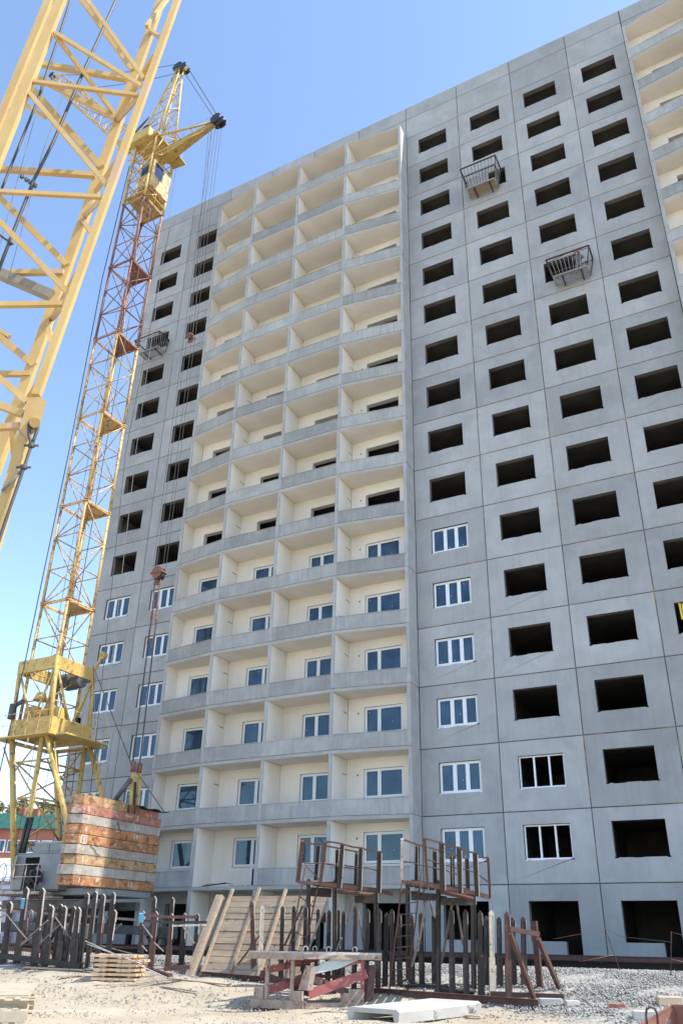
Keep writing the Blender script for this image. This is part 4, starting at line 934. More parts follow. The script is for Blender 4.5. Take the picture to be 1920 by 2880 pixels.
# --- second rack
def zc(a, b): return (400+a*.3189, 2280+b*.3189)
rk = thing('storage_rack', gnd(440, 2735), 'short red brown rack with one blue painted post left of the leaning plank shutters', 'rack', 'steel cassette racks for wall panels')
for b, t, mt in (((75, 1390), (125, 885), 'steel_rust'), ((225, 1410), (262, 905), 'steel_rust'), ((345, 1370), (373, 900), 'steel_dark'), ((462, 1352), (489, 905), 'steel_dark'), ((-20, 1370), (8, 880), 'steel_dark')): rackpost(rk, zc(*b), zc(*t), .12, mt)
for b, t in (((75, 1320), (110, 752)), ((235, 1330), (267, 760))): rackpost(rk, zc(*b), zc(*t), .12, 'steel_dark', 0)
bar(rk, 'paint_mark', [zc(-6, 905), zc(-8, 985)], .11, 'bluep', D=21.6, h_=.05)
bar(rk, 'mid_rail', [zc(20, 920), zc(250, 938), zc(480, 938)], .08, 'redox', D=23.2); bar(rk, 'mid_rail', [zc(0, 970), zc(270, 985), zc(570, 985)], .07, 'steel_dark', D=22.6); bar(rk, 'mid_rail', [zc(265, 1015), zc(560, 1008)], .05, 'bright', D=22.4)
bar(rk, 'base_beam', [zc(-80, 1365), zc(245, 1465)], .15, 'steel_rust', Ds=[gD(374, 2715), gD(478, 2747)]); bar(rk, 'base_beam', [zc(195, 1395), zc(420, 1378)], .12, 'steel_rust', D=22)
for a, b in (((0, 1000), (90, 1120)), ((105, 1160), (190, 1240)), ((0, 1190), (45, 1240)), ((365, 1030), (460, 1170))): bar(rk, 'cross_brace', [zc(*a), zc(*b)], .045, 'dull', D=22.2, h_=.03)
# --- big right-hand rack
rk = thing('storage_rack', gnd(1300, 2800), 'big double row rack of black steel posts ending in a red braced frame', 'rack', 'steel cassette racks for wall panels')
DOFF = 1.9
fr_tops = [(951, 2556), (999, 2546), (1033, 2555), (1066, 2555), (1267.5, 2555), (1306.6, 2558), (1348, 2561), (1380, 2558)]
for x, y in fr_tops:
    rackpost(rk, (x-4 if x < 1150 else x+4, 2800 if x > 1150 else 2788), (x, y), .105, 'wpaint' if x == 1380 else 'steel_dark')
for x, y in ((795, 2546), (827, 2545), (860, 2548), (895, 2554)): rackpost(rk, (x-6, 2772), (x, y), .10, 'steel_dark')
for x, y in ((926, 2557), (966, 2560), (1086.5, 2565), (1100.6, 2556), (1121, 2567), (1156, 2570), (1183, 2565), (1219, 2568), (1366, 2575), (1402, 2577), (1440, 2579), (1470, 2576)):
    rackpost(rk, (x+(-5 if x < 1100 else 3), 2772), (x, y), .11, 'steel_dark')
rackpost(rk, (1430, 2808), (1424, 2562), .11, 'steel_rust')
mb = MB(); P1 = gnd(1518, 2780); P1.z -= .05; dh = math.hypot(P1.x-CX, P1.y-CY); r_ = ray(1501, 2590); mb.beam(P1, CAM+r_*(dh/math.hypot(r_.x, r_.y)), .13, .13); mb.build('rack_post', M['steel_rust'], rk)
rackpost(rk, (716, 2745), (708, 2532), .12, 'redox'); rackpost(rk, (730, 2748), (738, 2545), .09, 'wpaint'); 
bar(rk, 'end_rail', [(1432, 2612), (1515, 2628)], .10, 'redox', D=15.9); bar(rk, 'end_rail', [(1430, 2800), (1526, 2800)], .08, 'redox', D=16.4)
for a, b, D_ in (((1434, 2624), (1505, 2820), 15.8), ((1512, 2640), (1584, 2808), 16.4)): bar(rk, 'raking_strut', [a, b], .09, 'steel_rust', D=D_)
mb = MB(); mb.channel(gnd(1040, 2797)+Vector((0, 0, .06)), gnd(1512, 2836)+Vector((0, 0, .08)), .1, .18, .014); mb.build('base_beam', M['redox'], rk)
mb = MB(); mb.beam(gnd(1380, 2806)+Vector((0, 0, .08)), gnd(1586, 2812)+Vector((0, 0, .06)), .1, .1); mb.build('base_beam', M['redox'], rk)
mb = MB(); mb.channel(gnd(560, 2745)+Vector((0, 0, .05)), gnd(860, 2770)+Vector((0, 0, .05)), .1, .14, .014); mb.build('base_beam', M['steel_rust'], rk)
for a, b in (((1140, 2775), (1260, 2778)), ((1225, 2785), (1335, 2790))): bar(rk, 'base_pipe', [a, b], .055, 'steel_dark', Ds=[gD(*a)-.1, gD(*b)-.1], tube=True)
def z5_(a, b): return (780+a*.2168, 2300+b*.2168)
def z6_(a, b): return (1080+a*.2168, 2300+b*.2168)
for a, b, D_ in ((z5_(640, 1085), z5_(400, 1720), 17.6), (z5_(330, 1140), z5_(90, 1660), 18.8), (z5_(960, 1075), z5_(900, 1350), 18.2), (z5_(1020, 1090), z5_(1130, 1720), 18.2), (z5_(830, 1560), z5_(770, 1720), 18), (z6_(880, 1110), z6_(740, 1900), 17.8), (z6_(940, 1110), z6_(1020, 1650), 17.8), (z6_(590, 1070), z6_(650, 1300), 18.2), (z6_(540, 1080), z6_(440, 1700), 17.4), (z6_(450, 1570), z6_(360, 1930), 17.3), ((738, 2620), (640, 2752), 20.3)):
    bar(rk, 'raking_strut', [a, b], .05, 'dull' if D_ < 18.5 else 'redox', D=D_, h_=.03)
# --- raised access platforms standing over the rack
def platform(label, Z_, posts, frames, tops, wires, deck, tubes, extra, D0):
    pf = thing('access_platform', Z_[0], label, 'platform', 'raised access platforms with guard rails')
    for b, t, D_ in posts: rackpost(pf, b, t, .12, 'steel_dark', .0, 'bright', D=D_+1.95)
    for a, b, w_, mt, D_ in frames: bar(pf, 'guard_post', [a, b], w_, mt, D=D_)
    for p, D_ in tops: bar(pf, 'guard_rail', p, .05, 'steel_rust', D=D_, h_=.035)
    for p, D_ in wires: bar(pf, 'mid_wire', p, .014, 'steel_rust', D=D_, tube=True)
    for p, w_, D_, mt in deck: bar(pf, 'deck_beam', p, w_, mt, D=D_)
    for p, w_, D_ in tubes: bar(pf, 'cross_tube', p, w_, 'steel_rust', D=D_, tube=True)
    # deck planks between the front and the rear beam
    a, b = ((e[0], e[1]+DOFF) for e in extra); n = 9
    for k in range(n):
        p = atd(*a[0], a[1]).lerp(atd(*b[0], b[1]), (k+.5)/n); q = p+(Vector((-.35, .94, 0)))*1.0
        mb = MB(); mb.beam(p, q, .14, .03); mb.build('deck_plank', M['redox'], pf)
    return pf
platform('raised platform with bent guard rail above the middle of the rack', (gnd(940, 2790),),
    [((940, 2790), (941.5, 2471), 17.6), ((866, 2760), (868, 2469), 18.7), ((1062, 2786), (1055, 2495), 17.6)],
    [(z5_(325, 300), z5_(262, 830), .09, 'redox', 17.7), (z5_(622, 308), z5_(556, 850), .07, 'redox', 17.2)]+
    [(z5_(x0, y0), z5_(x1, y1), .10, 'steel_dark', 17.25) for x0, y0, x1, y1 in ((845, 345, 800, 910), (1085, 395, 1060, 940), (1320, 440, 1305, 970))]+
    [(z5_(x0, y0), z5_(x1, y1), .022, 'bright', 17.15) for x0, y0, x1, y1 in ((868, 370, 830, 915), (1110, 410, 1092, 950), (1352, 465, 1340, 975))]+
    [(z5_(x0, y0), z5_(x1, y1), .09, 'steel_dark', 18.4) for x0, y0, x1, y1 in ((535, 362, 495, 800), (775, 415, 765, 830), (1028, 455, 1012, 880))]+
    [(z5_(x0, y0), z5_(x1, y1), .02, 'bright', 18.3) for x0, y0, x1, y1 in ((560, 365, 520, 800), (800, 415, 785, 640), (1045, 460, 1035, 870))],
    [([z5_(635, 310), z5_(740, 320), z5_(850, 342)], 17.2), ([z5_(850, 345), z5_(980, 380), z5_(1100, 392)], 17.2), ([z5_(1100, 395), z5_(1190, 430), z5_(1340, 440)], 17.2), ([z5_(340, 322), z5_(600, 360), z5_(820, 400), z5_(1050, 445)], 18.1)],
    [([z5_(320, 575), z5_(380, 595), z5_(560, 590), z5_(790, 605)], 17.9), ([z5_(870, 618), z5_(1030, 640), z5_(1180, 655), z5_(1290, 685)], 17.3), ([z5_(600, 590), z5_(780, 635), z5_(1030, 665)], 18.3)],
    [([z5_(265, 835), z5_(560, 855)], .07, 17.5, 'redox'), ([z5_(560, 860), z5_(1230, 930), z5_(1500, 990)], .09, 17.4, 'steel_rust'), ([z5_(350, 850), z5_(700, 850), z5_(1030, 885)], .07, 18.4, 'steel_rust'), ([z5_(430, 960), z5_(700, 975)], .20, 18.0, 'steel_dark'), ([z5_(1000, 1060), z5_(1260, 1060)], .16, 17.9, 'steel_dark')],
    [([z5_(775, 955), z5_(1265, 1005)], .05, 17.3)], ((z5_(420, 850), 17.5), (z5_(1180, 925), 17.4)), 0)
platform('raised platform with open end frame standing nearest the red end frame', (gnd(1232, 2799),),
    [((1232, 2800), (1232, 2473), 16.9), ((1147, 2780), (1146, 2473), 18.0), ((1332, 2800), (1329, 2502), 16.9)],
    [(z6_(232, 275), z6_(225, 800), .07, 'bright', 17.0), (z6_(522, 265), z6_(560, 850), .06, 'redox', 16.6), (z6_(1345, 520), z6_(1370, 1035), .055, 'steel_rust', 16.6)]+
    [(z6_(x0, y0), z6_(x1, y1), .11, 'steel_dark', 16.6) for x0, y0, x1, y1 in ((740, 330, 750, 930), (965, 385, 990, 975), (1175, 450, 1205, 1010))]+
    [(z6_(x0, y0), z6_(x1, y1), .022, 'bright', 16.5) for x0, y0, x1, y1 in ((782, 365, 795, 940), (1005, 430, 1015, 980), (1210, 485, 1232, 1020))]+
    [(z6_(x0, y0), z6_(x1, y1), .10, 'steel_dark', 17.8) for x0, y0, x1, y1 in ((432, 365, 420, 830), (655, 430, 660, 850), (880, 490, 885, 880), (1070, 525, 1085, 930))]+
    [(z6_(x0, y0), z6_(x1, y1), .02, 'bright', 17.7) for x0, y0, x1, y1 in ((438, 370, 440, 810), (682, 435, 690, 800), (880, 500, 890, 870))],
    [([z6_(525, 265), z6_(640, 300), z6_(740, 325)], 16.6), ([z6_(740, 330), z6_(850, 375), z6_(960, 385)], 16.6), ([z6_(965, 390), z6_(1080, 440), z6_(1190, 455)], 16.6), ([z6_(1205, 500), z6_(1290, 520), z6_(1350, 515)], 16.6), ([z6_(240, 280), z6_(440, 350), z6_(700, 420), z6_(900, 480), z6_(1080, 530)], 17.6)],
    [([z6_(255, 570), z6_(385, 580), z6_(440, 610), z6_(620, 640), z6_(715, 670)], 17.2), ([z6_(555, 545), z6_(630, 560), z6_(715, 600)], 16.8), ([z6_(800, 620), z6_(880, 630), z6_(940, 655)], 16.8), ([z6_(800, 680), z6_(860, 710), z6_(945, 735)], 17.5), ([z6_(1020, 665), z6_(1080, 675), z6_(1155, 705)], 17), ([z6_(1230, 745), z6_(1340, 830)], 16.6)],
    [([z6_(225, 830), z6_(560, 850)], .07, 17, 'redox'), ([z6_(560, 870), z6_(1200, 985), z6_(1370, 1035)], .09, 16.8, 'redox'), ([z6_(350, 820), z6_(800, 890), z6_(1100, 940)], .07, 17.7, 'steel_rust'), ([z6_(350, 1020), z6_(700, 1030)], .16, 17.4, 'steel_dark'), ([z6_(740, 1085), z6_(1160, 1090)], .16, 17.3, 'steel_dark')],
    [([z6_(730, 955), z6_(1155, 1050)], .055, 16.75), ([z6_(345, 970), z6_(810, 1045)], .04, 17.6)], ((z6_(270, 855), 17.0), (z6_(1150, 975), 16.8)), 0)
# ladders
def pxladder(label, l0, l1, r0, r1, rungs, D0, D1):
    ld = thing('steel_ladder', atd(*l1, D1), label, 'ladder', 'rusty ladders leaning on the access platforms')
    a0, a1, b0, b1 = atd(*l0, D0), atd(*l1, D1), atd(*r0, D0), atd(*r1, D1)
    for a, b in ((a0, a1), (b0, b1)): mb = MB(); mb.tube([a, b], .018, 7); mb.build('ladder_rail', M['steel_rust'], ld)
    for t in rungs: mb = MB(); mb.tube([a0.lerp(a1, t), b0.lerp(b1, t)], .013, 6); mb.build('rung', M['steel_rust'], ld)
pxladder('thin rusty ladder leaning on the bent rail platform behind the lift table', z5_(375, 590), z5_(100, 1960), z5_(545, 780), z5_(300, 1990), [.02, .32, .48, .65, .81, .95], 19.5, 18.9)
pxladder('long rusty ladder in front of the black posts, foot beside the concrete trough', z6_(250, 680), (1092, 2806), z6_(485, 660), (1144, 2800), [.18+.087*k for k in range(10)], 19.2, gD(1118, 2803)-.05)
DOFF = 0.0
# ================================================================== PLANK SHUTTERS
M['wood'] = mat('weathered plank', (.36, .275, .19), (.26, .195, .135), 1.6, .85, .25, 30, stretch=(1, 6, 6), rnd=.13, spot=4, spotc=(.28, .2, .13), spots=.66)
M['wood2'] = mat('sawn timber', (.62, .44, .28), (.52, .35, .21), 1.6, .8, .2, 30, stretch=(1, 7, 7), rnd=.10)
B0 = gnd(566, 2744)
def lean(px_, py_):      # lean vector (0, ly, hz) so that B0+v shows at the pixel
    r_ = ray(px_, py_); # solve x
    t = (B0.x-CX)/r_.x; P_ = CAM+r_*t; return P_-B0
LV = lean(652, 2512)
sh = thing('plank_shutter', B0, 'wide weathered plank shutter leaning back against the rack posts', 'shutter board', 'wooden shutter panels leaning on the racks')
UX = Vector((1, 0, 0)); NB = LV.cross(UX).normalized()
if NB.y > 0: NB = -NB
Lw = 3.3; nb = 13
for k in range(nb):
    t0, t1 = (k+.04)/nb, (k+.96)/nb; o_ = random.uniform(-.012, .012)
    p = B0+LV*((t0+t1)/2)*.96; hh = LV.length*.96*(t1-t0)
    mb = MB(); mb.beam(p+UX*random.uniform(-.04, .04), p+UX*(Lw+random.uniform(-.05, .08)), .035, hh, LV.normalized()); o = mb.build('plank', M['wood'], sh); o.location += NB*o_
    for q in range(6):
        if random.random() < .6: mb = MB(); xq = random.uniform(.1, Lw-.2); mb.beam(p+UX*xq+NB*.025-LV.normalized()*hh*.45, p+UX*(xq+.05)+NB*.03-LV.normalized()*hh*.45, .02, .03); mb.build('batten_end', M['wood'], sh)
for x, e in ((.03, 1.04), (1.0, 1.05), (1.95, 1.03), (2.9, 1.03)):
    mb = MB(); mb.beam(B0+UX*x+NB*.055-LV*.01, B0+UX*x+NB*.055+LV*e, .075, .08, NB); mb.build('stringer', M['wood'], sh)
sh = thing('plank_shutter', B0-UX*.35, 'narrow thick plank shutter seen edge-on beside the wide leaning one', 'shutter board', 'wooden shutter panels leaning on the racks')
for k, x in enumerate((-.42, -.30)):
    mb = MB(); mb.beam(B0+UX*x+NB*.05-LV*.03, B0+UX*x+NB*.05+LV*(.955-.0*k), .11, .13, NB); mb.build('stringer', M['wood'], sh)
for k in range(12):
    t = (k+.5)/12; mb = MB(); mb.beam(B0-UX*.46-NB*.04+LV*t*.95, B0-UX*.22-NB*.04+LV*t*.95, .03, LV.length/12*.9, LV.normalized()); mb.build('plank', M['wood'], sh)
mb = MB(); mb.beam(B0+UX*1.35-NB*.2+LV*.68, B0+UX*3.4-NB*.2+LV*.74, .05, .26); 
bb = thing('oxide_beam', B0+UX*2+LV*.7, 'red oxide beam lying across behind the leaning plank shutter', 'beam'); mb.build('beam_web', M['redox'], bb)
# ================================================================== TIMBER STACK
Pt = gnd(283, 2762); tx = Vector((.93, .36, 0)).normalized(); ty = Vector((-.36, .93, 0))
Lt = (gnd(372, 2757)-Pt).length
stk = thing('timber_stack', Pt, 'small banded stack of fresh sawn boards on stickers in front of the long rack', 'timber stack')
dx_ = gnd(372, 2757)-Pt; dx_.z = 0; dx_.normalize(); dy_ = Vector((-dx_.y, dx_.x, 0))
htop = ztop(Pt, 283, 2684)-Pt.z; nl = 6; lh = htop/nl
for k in range(nl):
    z = Pt.z+k*lh+lh*.45; ex = random.uniform(-.05, .02)-(.2 if k == nl-1 else 0); ln = Lt+.35+random.uniform(-.04, .06)
    for j in range(4):
        o_ = j*.21; e2 = random.uniform(-.02, .02); p = Pt+dx_*(ex-.22+e2)+dy_*o_; p.z = z+lh*.25
        mb = MB(); mb.beam(p, p+dx_*ln, .18, lh*.56); mb.build('board', M['wood2'], stk)
    for s_ in (.08, Lt-.1):
        p = Pt+dx_*s_-dy_*.05; p.z = Pt.z+k*lh+lh*.24; mb = MB(); mb.beam(p, p+dy_*.8, .07, lh*.42); mb.build('sticker', M['wood2'], stk)
for s_ in (.22, .62):
    p = Pt+dx_*s_-dy_*.12; mb = MB(); mb.tube([p, p+Vector((0, 0, htop+.02)), p+dy_*1.0+Vector((0, 0, htop+.02))], .006, 4); mb.build('band', M['iron'], stk)
def groundbar(name, label, cat, a, b, w_, h_, mt, group=None, lift=None):
    A, B = gnd(*a), gnd(*b); l_ = Vector((0, 0, lift if lift is not None else h_/2+.03)); t = thing(name, A, label, cat, group); mb = MB(); mb.beam(A+l_, B+l_, w_, h_); mb.build('bar_body' if 'steel' in mt else 'plank', M[mt], t)
groundbar('loose_plank', 'long sawn plank lying on the sand pointing at the timber stack', 'plank', (70, 2726), (235, 2733), .15, .04, 'wood2', 'planks lying on the ground')
groundbar('loose_plank', 'short plank end sticking out low beside the timber stack', 'plank', (170, 2753), (232, 2748), .12, .04, 'wood2', 'planks lying on the ground')
groundbar('loose_plank', 'narrow lath lying alone on open sand below the shutter', 'plank', (455, 2780), (553, 2794), .06, .025, 'wood', 'planks lying on the ground')
groundbar('loose_plank', 'grey batten on gravel running under the leaning shutters', 'plank', (470, 2757), (640, 2775), .06, .03, 'wood', 'planks lying on the ground')
groundbar('loose_plank', 'reddish board beside the end of the concrete trough', 'plank', (1310, 2862), (1354, 2866), .10, .03, 'wood2', 'planks lying on the ground')
for k, (a, b) in enumerate((((240, 2646), (470, 2750)), ((246, 2655), (400, 2712)))):
    t = thing('steel_wire_rod', atd(*b, 21.5), ('long thin rod sloping over the timber stack down to the ground', 'short thin rod lying on the rack braces over the timber stack')[k], 'rod'); bar(t, 'rod_body', [a, b], .014, 'bright', Ds=[23.2, gD(*b)-.05 if k == 0 else 22], tube=True)
# ================================================================== LIFT TABLE
def zl(a, b): return (680+a*.2551, 2600+b*.2551)
LC = gnd(850, 2841); LR = gnd(1046, 2818); LL = gnd(716, 2833)
LC.z = LR.z = LL.z = min(LC.z, .22)
lt = thing('lift_table', LC, 'rusty red scissor lift table with grimy steel top among the foreground stones', 'lift table')
eu = LR-LC; ev = LL-LC; LUx = eu.length; LVx = ev.length; eu.normalize(); ev.normalize(); HT = ztop(LC, 853, 2684)-LC.z
M['dirt'] = mat('dust caked steel', (.40, .31, .24), (.28, .20, .16), 5, .9, .3, 40, spot=7, spotc=(.16, .08, .06), spots=.6, rnd=.08)
M['redp'] = mat('chipped red paint', (.36, .10, .09), (.26, .08, .07), 4, .6, .2, 40, spot=8, spotc=(.5, .4, .36), spots=.6, rnd=.08)
M['greyp'] = mat('light grey plate', (.50, .52, .52), (.42, .44, .44), 2, .5)
def T(u, v, h): return LC+eu*u+ev*v+Vector((0, 0, h))
mb = MB()
def tb(name, p, q, w_, h_=None, mt='dirt', up=(0, 0, 1)): m_ = MB(); m_.beam(T(*p), T(*q), w_, h_ or w_, up); return m_.build(name, M[mt], lt)
tb('base_frame_rail', (0, -.05, .09), (0, LVx+.1, .09), .14, .18); tb('base_frame_rail', (0.05, 0, .08), (LUx, 0, .08), .1, .14); tb('base_frame_rail', (0.05, LVx, .08), (LUx, LVx, .08), .1, .14); tb('base_frame_rail', (LUx, -.05, .09), (LUx, LVx+.1, .09), .14, .16)
mb = MB(); o = .12
mb.prism([T(-o, -o, HT), T(LUx+o, -o, HT), T(LUx+o, LVx+o, HT), T(-o, LVx+o, HT)], (0, 0, .05)); mb.build('table_top', mat('dusty table top', (.52, .50, .46), (.40, .36, .32), 5, .9, .3, 30, spot=6, spotc=(.3, .16, .12), spots=.6), lt)
tb('top_edge_channel', (-o, -o, HT-.05), (LUx+o, -o, HT-.05), .03, .10, 'dirt'); tb('top_edge_channel', (-o, -o, HT-.05), (-o, LVx+o, HT-.05), .03, .14, 'dirt'); tb('top_edge_channel', (LUx+o, -o, HT-.05), (LUx+o, LVx+o, HT-.05), .03, .12)
tb('top_edge_channel', (-o, LVx+o, HT-.05), (LUx+o, LVx+o, HT-.05), .03, .12)
tb('corner_post', (.02, LVx*.78, .15), (.02, LVx*.78, HT-.08), .09, .06); tb('corner_post', (.02, LVx*.25, .15), (.02, LVx*.25, HT-.08), .08, .05)
tb('corner_post', (LUx*.86, 0, .15), (LUx*.86, 0, HT-.08), .07, .07, 'redp')
tb('foot_box', (.0, .0, .26), (.0, .26, .26), .08, .24); tb('foot_box', (.0, LVx*.82, .28), (.0, LVx+.02, .28), .08, .26)
mb = MB(); mb.prism([T(.04, .18, .4), T(.04, -.06, .4), T(.10, -.10, HT*.78), T(.10, .06, HT*.8)], eu*.12); mb.build('leaning_stub', M['dirt'], lt)
mb = MB(); mb.prism([T(LUx+.0, -.02, .2), T(LUx-.14, .0, .2), T(LUx-.05, .0, HT*.8), T(LUx+.08, -.02, HT*.82)], ev*.12); mb.build('leaning_stub', M['redox'], lt)
for v_, k in ((.02, 0), (LVx-.06, 1)):
    tb('scissor_arm', (.15, v_, .32), (LUx*.93, v_, HT*.66), .05, .20, 'redp'); tb('scissor_arm', (.2, v_+.1, HT*.66), (LUx*.9, v_+.1, HT*.92), .05, .15, 'redp')
    tb('scissor_arm', (LUx*.8, v_+.08, .3), (.1, v_+.08, HT*.62), .05, .16, 'redox')
mb = MB(); mb.prism([T(.12, .0, HT*.62), T(.12, .0, HT*.70), T(LUx*.42, .0, HT*.93), T(LUx*.85, .0, HT*.94), T(LUx*.5, .0, HT*.74)], ev*.03); mb.build('cover_plate', M['greyp'], lt)
for u in (.35, .7): tb('cross_shaft', (LUx*u, .05, .5+.25*u), (LUx*u, LVx-.05, .5+.25*u), .07, .07, 'redox')
tb('motor_block', (LUx*.7, .1, .28), (LUx*.92, .1, .28), .22, .3); tb('motor_block', (LUx*.66, -.02, .22), (LUx*.66, .2, .22), .1, .26)
for u, v_ in ((LUx*.12, .2), (LUx*.5, LVx*.5), (LUx*.42, .12), (LUx*.85, .2), (.1, LVx*.8)):
    mb = MB(); c = T(u, v_, HT+.05); mb.tube([c+Vector((0, 0, -.01))-eu*.05]+[c-eu*.05*math.cos(t)+Vector((0, 0, .07+.05*math.sin(t))) for t in [math.pi*j/6 for j in range(7)]]+[c+eu*.05], .012, 6); mb.build('lifting_loop', M['bright'], lt)
try:
    me = textmesh('ГР', .17, WHT); ang = math.atan2(eu.y, eu.x)
    p = T(.15, .02, .32).lerp(T(LUx*.93, .02, HT*.66), .66)-ev*.03; link('stencil_text', me, lt, p, (math.pi/2, -.22, ang))
    p = T(LUx*.28, -o-.02, HT-.16)-ev*.0; link('stencil_text', textmesh('SSYNA', .09, WHT), lt, T(LUx*.28, .0, HT-.17), (math.pi/2, 0, ang))
except Exception as e_: print(e_)
# ================================================================== CONCRETE TROUGH
M['cleanc'] = mat('new pale concrete', (.47, .45, .41), (.39, .37, .335), 1.5, .85, .1, 50)
F0 = gnd(1120, 2880); F1 = gnd(1352, 2853); F2 = gnd(978, 2868)
eu2 = F1-F0; ev2 = F2-F0; LU2 = eu2.length; LV2 = ev2.length; ev2.z = 0; eu2.normalize(); ev2.normalize(); zt = ztop(F0, 1122, 2844)-F0.z
tr = thing('concrete_trough', F0, 'pale precast concrete trough lying open end towards the camera on the sand', 'concrete unit')
def TT(u, v, h): return F0+eu2*u+ev2*v+Vector((0, 0, h))
H2 = zt+.02
mb = MB(); c = .05
sec = [(0, 0), (-.02, H2-c), (c, H2), (LV2-c, H2), (LV2+.02, H2-c), (LV2, 0), (LV2-.10, 0), (LV2-.14, H2-.09), (.14, H2-.09), (.10, 0)]
a = [TT(0, v, h) for v, h in sec]; b = [TT(LU2, v, h) for v, h in sec]; n = len(sec)
mb.add(a+b, [(i, (i+1) % n, n+(i+1) % n, n+i) for i in range(n)]+[(0, 1, 2, 8, 9)[::-1], (2, 3, 7, 8)[::-1], (3, 4, 5, 6, 7)[::-1], tuple(n+i for i in range(n))])
mb.build('trough_body', M['cleanc'], tr)
mb = MB(); mb.tube([TT(LU2*.42, -.01, .06), TT(LU2*.42, -.02, H2*.75)], .008, 5); mb.tube([TT(LU2*.42, -.02, H2*.65), TT(LU2*.47, -.06, H2*.55), TT(LU2*.46, -.05, H2*.35), TT(LU2*.42, -.02, H2*.3)], .008, 5); mb.build('wire_tag', M['bright'], tr)
BLK = mat('black stencil', (.06, .07, .08), (.12, .13, .14), 8, .8)
ang = math.atan2(eu2.y, eu2.x)
for tx_, h, sz, du in (('A', H2*.72, .07, .83), ('FLB', H2*.5, .075, .87), ('398 M', H2*.27, .07, .885), ('V4', H2*.84, .05, .95)):
    link('stencil_text', textmesh(tx_, sz, BLK), tr, TT(LU2*du, -.02-.02*h/H2, h), (math.pi/2, 0, ang))
# ================================================================== SMALL THINGS AT THE RIGHT
def rock(name, label, cat, p, sx, sy, sz, mt, group=None, rot=0, chips=.1):
    P_ = gnd(*p); t = thing(name, P_, label, cat, group); r = random.Random(p[0]); mb = MB(); mb.cbox(-sx/2, sx/2, -sy/2, sy/2, -.02, sz, min(sx, sy, sz)*.12)
    mb.v = [(x+r.uniform(-chips, chips)*sx*.3, y+r.uniform(-chips, chips)*sy*.3, z+r.uniform(-chips, chips)*sz*.3) for x, y, z in mb.v]
    o = mb.build('body', mt, t, loc=P_); o.name = name+'_body'; o.rotation_euler.z = rot
M['brick'] = mat('red brick', (.40, .15, .11), (.30, .11, .08), 8, .9, .3, 60)
rock('concrete_block', 'grey concrete block lying at the foot of the red end frame', 'block', (1548, 2826), .5, .2, .13, M['cleanc'], 'loose blocks on the ground', .3)
rock('concrete_block', 'small whitish block right of the grey one under the bank', 'block', (1608, 2828), .3, .18, .10, M['cleanc'], 'loose blocks on the ground', .6)
rock('concrete_block', 'tan block behind the rusty skip corner on the right', 'block', (1882, 2826), .5, .2, .16, mat('tan block', (.5, .38, .27), (.42, .31, .22), 4, .9), 'loose blocks on the ground', .4)
rock('concrete_block', 'pale block beside the bent steel loop', 'block', (1812, 2866), .45, .2, .15, M['cleanc'], 'loose blocks on the ground', .3)
rock('red_brick', 'broken red brick on the rubble, left one of two touching', 'brick', (1722, 2836), .14, .12, .09, M['brick'], 'broken bricks', .2, .3)
rock('red_brick', 'larger broken red brick touching its smaller neighbour on the rubble', 'brick', (1744, 2837), .2, .12, .10, M['brick'], 'broken bricks', .3, .3)
for x, y, l_ in ((1520, 2713, .4), (1625, 2718, .5), (1668, 2716, .4), (1712, 2720, .45), (1768, 2722, .4), (1750, 2713, .5), (1838, 2718, .35)):
    rock('sleeper_end', 'dark timber sleeper end poking out of the ballast bank', 'sleeper', (x, y), l_, .2, .06, M['steel_dark'], 'sleeper ends in the ballast', .05, .1)
sk = thing('rusty_skip', atd(1900, 2850, 12.5), 'corner of a rusty brown steel skip with a bent bar loop', 'skip')
mb = MB(); A_, B_, C_, D_ = atd(1800, 2884, 12.6), atd(1890, 2829, 12.9), atd(1960, 2832, 12.4), atd(1880, 2900, 12.0)
mb.add([A_, B_, C_, B_-Vector((0, 0, 1.1)), A_-Vector((0, 0, .75)), C_-Vector((0, 0, 1.1))], [(0, 4, 3, 1), (1, 3, 5, 2)]); mb.add([p+Vector((.03, -.05, -.01)) for p in (A_, B_, C_)]+[p+Vector((.03, -.05, -1)) for p in (A_, B_, C_)], [(0, 1, 4, 3), (1, 2, 5, 4)])
mb.beam(A_, B_, .05, .04); mb.beam(B_, C_, .05, .04); mb.build('skip_wall', mat('flaking skip paint', (.30, .13, .09), (.22, .10, .08), 3, .7, .2, 30, streak=.3, spot=4, spotc=(.45, .42, .36), spots=.58), sk)
mb = MB(); mb.tube([atd(x, y, 12.35) for x, y in ((1819, 2890), (1815, 2855), (1817, 2838), (1828, 2832), (1839, 2836), (1846, 2850), (1849, 2890))], .018, 8); mb.build('bar_loop', M['steel_rust'], sk)
st = thing('marker_stake', gnd(1743, 2733), 'leaning rusty rod stake on the bank holding a sagging string', 'stake', 'stakes on the ballast bank'); bar(st, 'rod_body', [(1701, 2612), (1743, 2733)], .012, 'steel_rust', Ds=[20.5, gD(1743, 2733)], tube=True)
bar(st, 'string', [(1556, 2641), (1630, 2627), (1701, 2613)], .005, 'redp', Ds=[21.5, 21, 20.5], tube=True); bar(st, 'string', [(1701, 2613), (1745, 2634), (1885, 2650)], .004, 'cable', Ds=[20.5, 20.2, 19], tube=True); bar(st, 'string', [(1628, 2705), (1728, 2685)], .005, 'redp', D=20.5, tube=True)
st = thing('marker_stake', gnd(1885, 2744), 'upright rusty rod stake standing alone near the far end of the bank', 'stake', 'stakes on the ballast bank'); bar(st, 'rod_body', [(1886, 2621), (1885, 2744)], .012, 'steel_rust', Ds=[18.6, gD(1885, 2744)], tube=True)
bar(st, 'string', [(1886, 2622), (1925, 2632)], .004, 'steel_rust', D=18.6, tube=True); bar(st, 'string', [(1886, 2697), (1930, 2708)], .005, 'redp', D=18.6, tube=True)
